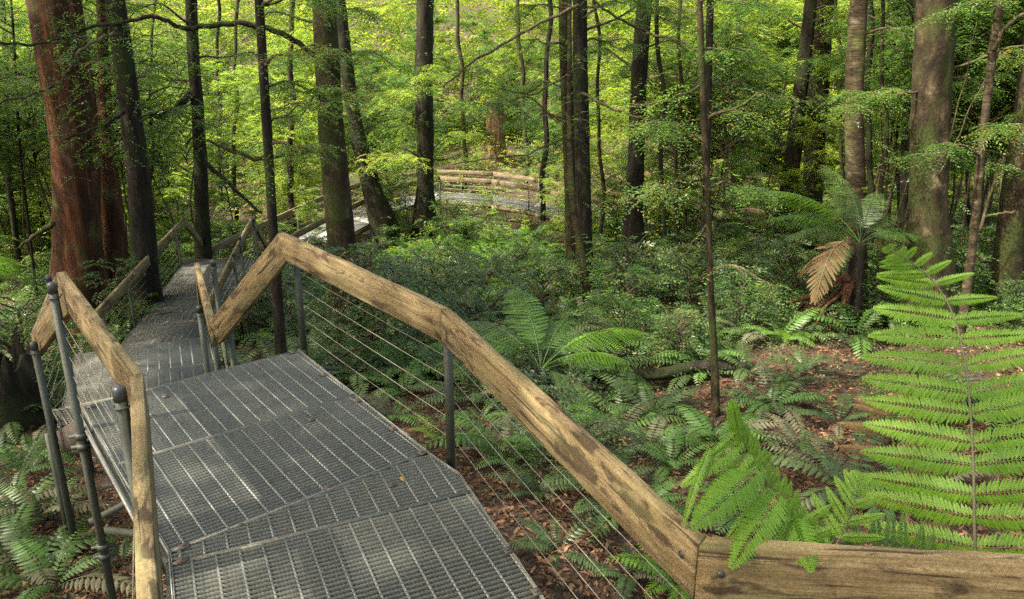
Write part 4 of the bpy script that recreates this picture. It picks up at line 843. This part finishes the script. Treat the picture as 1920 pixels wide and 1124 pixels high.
def fern_mass():
    r = np.random.default_rng(77); parts = {t: [] for t in ('fern_green', 'fern_dark', 'fern_bright')}
    src = {}
    for t in parts:
        for k in range(3):
            me = GF[t][k]; V = np.empty(len(me.vertices) * 3, np.float32); me.vertices.foreach_get('co', V); ti = np.empty(len(me.vertices), np.float32); me.attributes['tint'].data.foreach_get('value', ti)
            F3 = np.array([p.vertices[:] for p in me.polygons if len(p.vertices) == 3]); F4 = np.array([p.vertices[:] for p in me.polygons if len(p.vertices) == 4]); src[t, k] = (V.reshape(-1, 3), ti, F3, F4)
    n = 0; mbs = {t: MB() for t in parts}
    while n < 330:
        y = r.uniform(9.5, 30); x = r.uniform(-.6, .68) * (y + 1)
        if on_deck(x, y) or low_blocked(x, y, .7): continue
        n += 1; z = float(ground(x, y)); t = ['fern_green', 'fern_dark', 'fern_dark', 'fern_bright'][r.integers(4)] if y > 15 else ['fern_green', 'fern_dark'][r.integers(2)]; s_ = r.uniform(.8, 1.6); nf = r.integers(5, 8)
        for k in range(nf):
            V, ti, F3, F4 = src[t, int(r.integers(3))]; a = k / nf * 6.283 + r.uniform(-.3, .3); q = r.uniform(-.2, .2); sc = s_ * r.uniform(.7, 1.15)
            Mx = np.array((Matrix.Rotation(a, 3, 'Z') @ Matrix.Rotation(q, 3, 'X')).to_3x3()) * sc
            mbs[t].add(V @ Mx.T + [x, y, z], [F3, F4], None, ti + r.normal(0, .08))
    for t, mb in mbs.items():
        o = mb.build('fern_undergrowth', M[t], kind='stuff'); o['label'] = {'fern_green': 'mid green mass of small ferns', 'fern_dark': 'dark green mass of small ferns', 'fern_bright': 'bright mass of small ferns'}[t] + ' filling the ground between the larger plants'
fern_mass()

# tree ferns
def tree_fern(loc, label, fronds, s, crown_z=0, trunk=None, cat='fern'):
    root = tag(empty('tree_fern', loc), label, cat)
    for (az, el, L, tone, k) in fronds:
        o = bpy.data.objects.new('frond', TFm[tone][k]); C.objects.link(o); o.parent = root
        o.matrix_local = Matrix.Translation((0, 0, crown_z)) @ Matrix.Rotation(math.radians(az) - math.pi / 2, 4, 'Z') @ Matrix.Rotation(math.radians(el), 4, 'X') @ Matrix.Diagonal((L * s, L * s, L * s, 1))
    if trunk:
        mb = MB(); zz = np.linspace(trunk, crown_z + .03, 14); tube(mb, np.stack([.03 * np.sin(zz * 3), 0 * zz, zz], 1), np.linspace(.17, .09, 14), 16, rough=.3); o = mb.build('trunk', M['bark_dark'], root, smooth=True); o.matrix_local = Matrix.Identity(4)
    return root
p = aty(1590, 610, 11.7); p[2] = float(ground(p[0], p[1])); cz = aty(1588, 458, p[1])[2] - p[2]
tree_fern(p, 'big tree fern beside the banded pale trunk, dead frond hanging from it', [(152, 22, 1.75, 'fern_bright', 1), (172, 12, 1.5, 'fern_green', 1), (196, 8, 1.3, 'fern_dark', 1), (16, 6, 1.0, 'fern_green', 1), (-8, 4, 1.0, 'fern_green', 1), (40, 16, 1.1, 'fern_dark', 1), (118, 34, 1.4, 'fern_dark', 0), (92, 26, 1.2, 'fern_dark', 1), (72, 22, 1.1, 'fern_dark', 1), (335, -4, .8, 'fern_dark', 2), (5, -10, 1.2, 'fern_dead', 2), (350, -6, 1.0, 'fern_dead', 2), (215, -5, 1.0, 'fern_dark', 2), (186, -12, 1.0, 'fern_dead', 2), (55, 22, 1.1, 'fern_dark', 0), (135, 12, 1.3, 'fern_green', 1)], 1.1, cz, -.3)
p = aty(1015, 655, 9.4); p[2] = float(ground(p[0], p[1]))
tree_fern(p + [0, 0, .25], 'broad tree fern low in the middle, its fronds spread in a fan', [(106, 12, 1.45, 'fern_green', 0), (88, 8, 1.3, 'fern_dark', 1), (22, 10, 1.55, 'fern_bright', 1), (345, 10, 1.15, 'fern_bright', 1), (168, 10, 1.4, 'fern_green', 1), (138, 12, 1.4, 'fern_dark', 1), (68, 6, 1.5, 'fern_green', 1), (42, 4, 1.4, 'fern_dark', 1), (198, 4, 1.2, 'fern_dark', 1), (8, 2, 1.5, 'fern_dark', 2), (120, 4, 1.3, 'fern_green', 1), (310, 4, .8, 'fern_dark', 2), (230, 2, .9, 'fern_dark', 2)], 1.15, .12, -.5)
p = gnd(1375, 490)
tree_fern(p, 'dark upright fern clump behind the lone sapling', [(90 + a, 30, 1.1, 'fern_dark' if a % 3 else 'fern_green', 0) for a in (-60, -35, -12, 10, 30, 55, 80, 130, 180)], 1.0, .25, -.2)
for (px, py, lab, s) in [(50, 560, 'pale tree fern spreading low left of the giant trunk', 1.7), (10, 500, 'bright tree fern at the left edge beside the giant trunk', 1.7), (75, 450, 'light fern crown just left of the giant trunk', 1.5), (1475, 640, 'small bright fern at the foot of the brown root heap', .0), (440, 385, 'light fern between the straight trunk and the thin trunk', 1.2), (20, 640, 'grey-green tree fern behind the left posts', 1.1), (1250, 560, 'dim tree fern left of the lone sapling', 1.0), (1120, 420, 'fern at the foot of the dark central pair', .9), (1500, 400, 'dim tree fern below the leaning fibrous trunk', 1.3), (340, 410, 'tree fern peeking above the left handrail point', 1.)]:
    p = gnd(px, py); tone = 'fern_bright' if 'bright' in lab or 'light' in lab or 'pale' in lab else 'fern_green'
    if s == 0: tree_fern(p, lab, [(270 + a, 0, .5, 'fern_bright', 1) for a in (-50, -20, 10, 45)] + [(100, 0, .4, 'fern_green', 1)], 1.0, .15)
    else: tree_fern(p, lab, [(a + random.uniform(-12, 12), random.uniform(0, 15), random.uniform(.8, 1.15), tone if random.random() < .7 else 'fern_dark', random.randrange(3)) for a in range(0, 360, 36)], s, .25, -.2)

# big foreground fronds: every side branch (pinna) is a part
def pinna_mesh(seed, n=30, w=.17, mat='fern_bright', curl=.12):
    """unit length side branch along +X, leaflets in the XY plane"""
    r = np.random.default_rng(seed); mb = MB(); t = (np.arange(n) + .4) / n; z = -curl * t ** 2
    P = np.stack([t, 0 * t, z], 1)
    for q in (-1, 1):
        ll = w * np.minimum(1, .55 + 2.2 * t) * (1 - t ** 2.2) ** .75 + .012; d = np.stack([.36 + .25 * t, q * np.ones(n), -.14 - .05 * r.random(n)], 1) + r.normal(0, .04, (n, 3))
        leaf6(mb, P + [0, q * .002, 0], d, np.tile([0, 0, 1.], (n, 1)), ll * r.uniform(.92, 1.06, n), np.full(n, 1 / n * 1.08), .35 + .3 * t + r.normal(0, .08, n), droop=.16, fold=.12)
    tt = np.linspace(0, .99, 8); tube(mb, np.stack([tt, 0 * tt, -curl * tt ** 2 + .001], 1), np.linspace(.0035, .001, 8), 4, cap=False, tint=.9)
    return mb.build('pinna', M[mat], link=False)
PIN = {m_: [pinna_mesh(900 + k, mat=m_, curl=.08 + .07 * k) for k in range(3)] for m_ in ('fern_bright', 'fern_dead', 'fern_green')}
def big_frond(label, rach, pin, mat, r0=.005, roll=0., wide=.95, name='fern_frond', spacing=.075):
    """rach = [(px, py, depth)] from foot to tip; pin = list of (t, left_length, left_angle, right_length, right_angle) interpolated (metres, degrees from the rachis)"""
    Q = []
    for (x, y, d) in rach: r = ray(x, y); fwd = r[1] * ct - r[2] * st; Q.append(r * d / fwd)
    Q = np.array(Q); s0 = np.concatenate([[0], np.cumsum(np.linalg.norm(np.diff(Q, axis=0), axis=1))]); n = 60; ss = np.linspace(0, s0[-1], n)
    P = np.stack([np.interp(ss, s0, Q[:, i]) for i in range(3)], 1)
    for _ in range(6): P[1:-1] = (P[:-2] + 2 * P[1:-1] + P[2:]) / 4
    D = nrm(np.gradient(P, axis=0)); root = tag(empty(name, P[0]), label, 'fern frond', 'fronds in the foreground')
    mb = MB(); tube(mb, P, np.linspace(r0, r0 * .25, n), 8, tint=.9); mb.build('stem', M['fern_grey'] if mat != 'fern_dead' else M['fern_dead'], root, smooth=True)
    tt = [.03]
    while tt[-1] < .985: tt.append(tt[-1] + spacing / s0[-1] * (.3 + .7 * min(1, (1 - tt[-1]) / .3)))
    pin = np.array(pin, float)
    for t in tt:
        i = min(n - 1, int(t * (n - 1))); p, d = P[i], D[i]; v = nrm(-p)                  # towards the viewer
        nn = nrm(v * math.cos(roll) + nrm(np.cross(d, v)) * math.sin(roll)); nn = nrm(nn - d * np.dot(nn, d)); side = np.cross(d, nn)
        Ls, al, Rs, ar = (np.interp(t, pin[:, 0], pin[:, c]) for c in (1, 2, 3, 4))
        for L, ang, q in ((Ls, al, -1), (Rs, ar, 1)):
            if L < .015: continue
            L *= random.uniform(.95, 1.04); a = math.radians(ang + random.uniform(-3, 3)); x = d * math.cos(a) + side * q * math.sin(a); x = nrm(x + nn * random.uniform(-.08, .04))
            y = nrm(np.cross(nn, x)); z = np.cross(x, y); Mx = Matrix([(*[x[r_] * L, y[r_] * max(L, .12) * wide, z[r_] * L], p[r_] - P[0][r_]) for r_ in range(3)] + [(0, 0, 0, 1)])
            o = bpy.data.objects.new('pinna', PIN[mat][random.randrange(3)]); C.objects.link(o); o.parent = root; o.matrix_local = Mx
    return root
big_frond('huge upright bright green fern frond filling the right side', [(1830, 1200, 2.45), (1828, 1050, 2.48), (1826, 900, 2.5), (1821, 780, 2.55), (1812, 690, 2.6), (1797, 615, 2.66), (1775, 560, 2.7), (1745, 518, 2.72), (1705, 488, 2.72), (1668, 468, 2.7)],
          [(0, .30, 84, .30, 86), (.3, .34, 86, .34, 84), (.55, .345, 82, .33, 76), (.66, .335, 76, .27, 84), (.73, .30, 62, .21, 97), (.82, .22, 52, .14, 108), (.90, .14, 46, .085, 108), (.96, .07, 44, .05, 100), (1, .025, 40, .02, 80)], 'fern_bright', .006, spacing=.083)
def at_d(x, y, d): r = ray(x, y); return r * d / (r[1] * ct - r[2] * st)
arch = big_frond('bright green frond arching over the corner of the big handrail', [(1540, 1120, 2.36), (1515, 1050, 2.34), (1489, 995, 2.32), (1468, 950, 2.3), (1444, 912, 2.28), (1421, 875, 2.26), (1400, 840, 2.24), (1378, 800, 2.22), (1374, 760, 2.2)],
          [(0, 0, 90, .05, 60), (.35, 0, 90, .085, 50), (.7, 0, 90, .07, 45), (.85, .03, 45, .045, 45), (.93, .025, 40, .03, 40), (1, .015, 30, .015, 30)], 'fern_bright', .004, roll=.2, spacing=.03, wide=1.0)
def pinna_at(root, a, b, wide, mat='fern_bright', k=0, tw=0.):
    a, b = at_d(*a), at_d(*b); x = b - a; L = np.linalg.norm(x); x /= L; v = nrm(-a); v = nrm(v + np.cross(x, v) * tw); y = nrm(np.cross(v, x)); z = np.cross(x, y)
    o = bpy.data.objects.new('pinna', PIN[mat][k]); C.objects.link(o); o.parent = root; q = np.array(root.location)
    o.matrix_local = Matrix([(*[x[r_] * L, y[r_] * L * wide, z[r_] * L], a[r_] - q[r_]) for r_ in range(3)] + [(0, 0, 0, 1)])
for a, b, w_, k_, tw in [((1379, 806, 2.22), (1306, 862, 2.2), .5, 2, .9), ((1330, 838, 2.2), (1264, 978, 2.15), .55, 2, .7), ((1392, 826, 2.23), (1281, 905, 2.16), 1.0, 1, .2), ((1408, 850, 2.24), (1296, 948, 2.15), .8, 2, .5), ((1430, 872, 2.25), (1309, 980, 2.0), 1.05, 0, 0), ((1446, 915, 2.27), (1352, 1012, 2.16), .7, 1, .5), ((1462, 925, 2.27), (1384, 1044, 2.03), 1.15, 1, 0),
                     ((1478, 962, 2.3), (1440, 1035, 2.2), .8, 0, .4), ((1490, 972, 2.3), (1513, 1044, 2.03), 1.15, 1, 0), ((1505, 1010, 2.3), (1462, 1050, 2.2), .7, 0, .3), ((1500, 985, 2.32), (1562, 948, 2.3), 1.0, 1, .2), ((1510, 1010, 2.33), (1590, 985, 2.3), 1.0, 0, .1), ((1386, 822, 2.22), (1373, 752, 2.18), 1.1, 0, 0)]: pinna_at(arch, a, b, w_, k=k_, tw=tw)
big_frond('small bright frond rising behind the top of the lower right beam', [(1500, 1120, 2.3), (1540, 1060, 2.3), (1575, 1010, 2.3), (1600, 950, 2.3), (1612, 900, 2.3)], [(0, .16, 70, .14, 70), (.5, .15, 62, .13, 62), (.85, .09, 45, .09, 45), (1, .03, 40, .03, 40)], 'fern_bright', .003, spacing=.05)
big_frond('green frond lying low between the two upright bright fronds', [(1760, 1120, 2.4), (1700, 1070, 2.4), (1640, 1030, 2.4), (1570, 1010, 2.4), (1500, 1012, 2.4)], [(0, .12, 65, .16, 65), (.5, .12, 62, .15, 62), (1, .03, 40, .03, 40)], 'fern_green', .003, spacing=.045)
big_frond('dry tan frond behind the huge bright frond', [(1705, 1000, 3.1), (1690, 900, 3.1), (1675, 830, 3.1), (1660, 770, 3.1)], [(0, .16, 85, .2, 85), (.5, .22, 80, .3, 80), (.85, .2, 75, .3, 75), (1, .12, 60, .2, 60)], 'fern_dead', .005, spacing=.1)
p = aty(1575, 458, 10.9)
big_frond('dead tan frond hanging down from the big tree fern', [(1582, 452, 11.2), (1565, 462, 10.9), (1550, 490, 10.7), (1540, 520, 10.65), (1532, 550, 10.6), (1527, 562, 10.6)], [(0, .16, 50, .2, 55), (.3, .36, 42, .32, 48), (.7, .26, 36, .28, 42), (1, .08, 30, .08, 30)], 'fern_dead', .01, spacing=.085, roll=.35, wide=.7)

# ------------------------------------------------------------------ logs, stumps, roots, twigs
def log(pxa, pxb, r, mat, label, lift=.05, name='fallen_log'):
    a, b = gnd(*pxa), gnd(*pxb); Q = limb(a + [0, 0, lift], b + [0, 0, lift], .02, 14, .02, r * 50); mb = MB(); tube(mb, Q - a, np.linspace(r, r * .7, 14), 12, rough=.12, seed=r * 90)
    o = mb.build(name, M[mat], smooth=True); o.location = a; tag(o, label, 'log')
log((1080, 722), (1400, 702), .09, 'bark_dark', 'dark rotting log lying across the ferns behind the lone sapling', .1)
log((1400, 700), (1500, 730), .025, 'bark_twig', 'thin curved dead branch right of the lone sapling', .04, 'dead_branch')
log((60, 1040), (240, 1000), .05, 'bark_moss', 'mossy fallen branch under the left scaffold tubes', .03, 'dead_branch')
log((0, 770), (60, 790), .10, 'bark_dark', 'short dark log by the burnt stump at the left edge', .1)
log((640, 700), (760, 640), .03, 'bark_twig', 'thin dead branch in the ferns below the big handrail', .25, 'dead_branch')
log((170, 545), (236, 549), .035, 'bark_snag', 'sunlit dry branch lying at the foot of the giant trunk', .12, 'dead_branch')
def stump(px, py, r, h, label, mat='bark_dark', jag=.4, n=26):
    p = gnd(px, py); mb = MB(); th = np.linspace(0, 2 * np.pi, n, endpoint=False); rr = np.random.default_rng(int(px)); top = h * (1 - jag * rr.random(n))
    for k, (f, q) in enumerate(((0, 1.35), (.25, 1.05), (.6, .92), (1, .85))): pass
    rings = [np.stack([np.cos(th) * r * q * (1 + .12 * np.sin(4 * th)), np.sin(th) * r * q * (1 + .12 * np.sin(4 * th)), top * f - .1], 1) for f, q in ((0, 1.35), (.25, 1.05), (.6, .92), (1, .85), (.97, .7), (.45, .55))]
    V = np.vstack(rings); i = np.arange(5)[:, None] * n; j = np.arange(n)[None]; k = (j + 1) % n; mb.add(V, [np.stack([i + j, i + k, i + n + k, i + n + j], -1).reshape(-1, 4)])
    o = mb.build('tree_stump', M[mat]); o.location = p; tag(o, label, 'stump')
stump(20, 790, .42, 1.15, 'dark jagged burnt stump at the left edge beside the posts'); stump(330, 640, .0001 + .1, .2, 'small dark stump under the left fence of the long deck')
# heap of orange roots beside the tree fern
root = tag(empty('root_heap', gnd(1530, 625)), 'orange-brown heap of torn roots left of the big tree fern', 'root heap')
for k in range(34):
    a = aty(1585 + random.uniform(-15, 20), 545 + random.uniform(-30, 20), 11.8 + random.uniform(-.2, .2)); b = gnd(1440 + 170 * random.random() ** .7, 612 + random.uniform(-14, 18))
    Q = limb(a, b, random.uniform(-.02, .15), 9, .05, k); mb = MB(); tube(mb, Q, np.linspace(.07, .02, 9) * random.uniform(.6, 1.3), 7, rough=.25, seed=k); mb.build('root', M['root'], root, smooth=True)
root2 = tag(empty('root_heap', gnd(200, 565)), 'low tangle of rusty roots at the foot of the giant trunk', 'root heap')
for k in range(16):
    a = gnd(175 + random.uniform(-60, 60), 540) + [0, 0, .35]; b = gnd(100 + 170 * random.random(), 580 + random.uniform(-12, 14)); mb = MB(); tube(mb, limb(a, b, .05, 8, .06, k), np.linspace(.09, .025, 8), 7, rough=.2, seed=k); mb.build('root', M['root'], root2, smooth=True)

# mossy mound at the lower left
# ------------------------------------------------------------------ leaf litter, low growth, far forest (uncountable)
def scatter_litter():
    r = np.random.default_rng(5); n = 78000; y = 1.6 + 19 * r.random(n) ** 1.25; x = r.uniform(-.8, .75, n) * (y + 1.5); z = ground(x, y) + .012 + .03 * r.random(n)
    P = np.stack([x, y, z], 1); az = r.uniform(0, 6.28, n); D = np.stack([np.cos(az), np.sin(az), r.normal(0, .28, n)], 1); L = r.uniform(.035, .10, n)
    mb = MB(); leaf4(mb, P, D, np.tile([0, 0, 1.], (n, 1)) + r.normal(0, .35, (n, 3)), L, L * r.uniform(.25, .5, n), np.clip(r.beta(1.6, 2.2, n) + .17, 0, 1), fold=.3)
    o = mb.build('leaf_litter', M['litter'], kind='stuff'); o['label'] = 'brown and orange dead leaves covering the forest floor'
    mb = MB()
    for _ in range(420):
        yy = 2.5 + 9 * random.random(); xx = random.uniform(-.7, .7) * (yy + 1); zz = float(ground(xx, yy)) + .03; a = random.uniform(0, 6.28); L = random.uniform(.15, .7)
        tube(mb, limb((xx, yy, zz), (xx + L * math.cos(a), yy + L * math.sin(a), zz + random.uniform(-.02, .1)), 0, 5, .06, a), np.linspace(.007, .003, 5), 4, cap=False)
    o = mb.build('twig_litter', M['bark_twig'], kind='stuff'); o['label'] = 'thin dead twigs scattered over the forest floor'
scatter_litter()
def low_growth(name, label, n, ylo, yhi, h, lw, mat, seed, fx=.72, dens=1.):
    r = np.random.default_rng(seed); y = ylo + (yhi - ylo) * r.random(n) ** .8; x = r.uniform(-fx, fx, n) * (y + 3)
    c = np.sin(x * 1.7 + y * .6) * np.sin(y * 1.3 - x * .4 + 1) + .5 * np.sin(x * 4 + y * 3.1)
    keep = (c > -.35 * dens) & ~np.array([(-8.1 < a < -3.6 and 9.5 < b < 20) or (-6.9 < a < -3.5 and 20 <= b < 30) for a, b in zip(x, y)]); x, y, c = x[keep], y[keep], c[keep]; n = len(x)
    P = np.stack([x, y, ground(x, y) + h * r.random(n) ** 1.5 * (.5 + .5 * np.clip(c + .5, 0, 1.4))], 1); az = r.uniform(0, 6.28, n)
    D = np.stack([np.cos(az), np.sin(az), r.uniform(-.2, .5, n)], 1); mb = MB(); sprays(mb, P, D, np.full(n, lw * 3.2), 6, lw, .4, r, (.1, .9)); o = mb.build(name, M[mat], kind='stuff'); o['label'] = label
low_growth('undergrowth', 'low dark leafy undergrowth between the ferns', 14000, 8.5, 24, .45, .055, 'leaf_dark', 31)
def deck_litter():
    r = np.random.default_rng(9); n = 700; u = r.random((n, 2)); P = []
    for a, b in u:
        p = np.array(A_poly[0]) * (1 - a) * (1 - b) + np.array(A_poly[1]) * a * (1 - b) + np.array(A_poly[2]) * a * b + np.array(A_poly[3]) * (1 - a) * b
        if r.random() < .5: p = p + np.array([.45, -.9]) * r.uniform(.2, 1.6)
        P.append((p[0], p[1], ZA + .004))
    P = np.array(P); k = [cut(N_poly, q[:2] - np.array([9., 0]), np.array([1., 0])) is not None for q in P]; az = r.uniform(0, 6.28, n); L = r.uniform(.006, .022, n)
    k = np.array([(q[0] > -1.35 and q[0] < .05 and q[1] > 1.6) or (q[1] > 3.9) for q in P]); mb = MB(); leaf4(mb, P[k], np.stack([np.cos(az), np.sin(az), 0 * az], 1)[k], np.tile([0, 0, 1.], (n, 1))[k], L[k], (L * .3)[k], r.random(n)[k]); o = mb.build('deck_litter', M['litter'], kind='stuff'); o['label'] = 'tiny bits of bark and leaf caught on the grating'
deck_litter()
low_growth('undergrowth', 'mid green leafy undergrowth filling the middle distance', 12000, 11, 30, .5, .08, 'leaf_mid', 35, dens=2.)
low_growth('far_undergrowth', 'sunlit leafy undergrowth below the distant trees', 30000, 22, 60, 2.0, .12, 'leaf_far', 33)
def far_forest():
    r = np.random.default_rng(41); mb = MB()
    n = 34000; y = r.uniform(50, 64, n); x = r.uniform(-.75, .75, n) * y; z = ground(x, y) + 13 * r.random(n)
    c = np.sin(x * .55 + z * .5) * np.sin(z * .8 - x * .3) + .6 * np.sin(x * 1.3 + y); k = c > -.75; P = np.stack([x, y, z], 1)[k]; n = len(P); az = r.uniform(0, 6.28, n)
    sprays(mb, P, np.stack([np.cos(az), np.sin(az), r.uniform(-.4, .3, n)], 1), np.full(n, 1.1), 7, .36, .45, r, (.1, .95)); o = mb.build('far_forest', M['leaf_far'], kind='stuff'); o['label'] = 'distant mass of yellow-green forest leaves behind everything'
far_forest()

# ------------------------------------------------------------------ labels of the repeated plants: each by its look, its place and its turn from the left
LM = [(60, 980, 'left scaffold tubes'), (60, 520, 'left photo edge'), (150, 300, 'giant rust-red trunk'), (270, 330, 'dark mossy trunk'), (372, 330, 'straight dark brown trunk'), (500, 330, 'thin dark trunk at the handrail peak'), (620, 300, 'stout brown trunk'), (620, 620, 'peak of the big handrail'), (700, 330, 'dark leaning trunk'), (795, 250, 'dark lumpy trunk'),
      (930, 260, 'orange-brown dead stump'), (900, 350, 'far curving deck'), (820, 460, 'sunlit fern bank'), (1000, 620, 'broad tree fern in the middle'), (1090, 330, 'dark central pair of trunks'), (850, 780, 'middle post of the big handrail'), (1195, 330, 'lone black trunk'), (1328, 330, 'top of the lone sapling'), (1335, 640, 'foot of the lone sapling'), (1150, 880, 'big handrail after its bend'),
      (1400, 150, 'far pair of trunks'), (1490, 330, 'leaning fibrous trunk'), (1600, 300, 'banded pale trunk'), (1585, 480, 'big tree fern'), (1500, 650, 'orange root heap'), (1740, 300, 'largest right-hand trunk'), (1850, 300, 'slender pale trunk'), (1900, 420, 'right photo edge'), (1650, 880, 'huge bright frond'), (1370, 850, 'arching bright frond'), (300, 620, 'left fence of the long deck')]
U = ['', 'first', 'second', 'third', 'fourth', 'fifth', 'sixth', 'seventh', 'eighth', 'ninth', 'tenth', 'eleventh', 'twelfth', 'thirteenth', 'fourteenth', 'fifteenth', 'sixteenth', 'seventeenth', 'eighteenth', 'nineteenth', 'twentieth']
def nth(k): return U[k] if k <= 20 else ({2: 'twenty', 3: 'thirty', 4: 'forty', 5: 'fifty'}[k // 10] + '-' + U[k % 10] if k % 10 else {3: 'thirtieth', 4: 'fortieth', 5: 'fiftieth'}[k // 10])
buckets = {}
for rec in LEAVES_OUT:
    px, py = rec[3], rec[4]; lm = min(LM, key=lambda q: math.hypot(q[0] - px, (q[1] - py) * 1.1))[2]; buckets.setdefault((rec[1], rec[2], lm), []).append(rec)
for (tone, noun, lm), recs in buckets.items():
    recs.sort(key=lambda q: q[3])
    for i, rec in enumerate(recs):
        if len(recs) == 1: lab = '%s %s nearest the %s' % (tone, noun, lm)
        elif i == 0: lab = 'leftmost %s %s by the %s' % (tone, noun, lm)
        else: lab = '%s%s %s by the %s, from left' % (nth(i + 1) + ' ', tone, noun, lm)
        tag(rec[0], lab, rec[5], rec[6])
# slim stems: the same, so that no two share a label
byl = {}
for o in list(C.objects):
    if o.parent is None and o.get('group') == 'slim background stems': byl.setdefault(o['label'], []).append(o)
for lab, os_ in byl.items():
    if len(os_) > 1:
        os_.sort(key=lambda o: proj(o.location)[0])
        for i, o in enumerate(os_): o['label'] = (['leftmost', 'second', 'third', 'fourth'][i]) + ' ' + lab
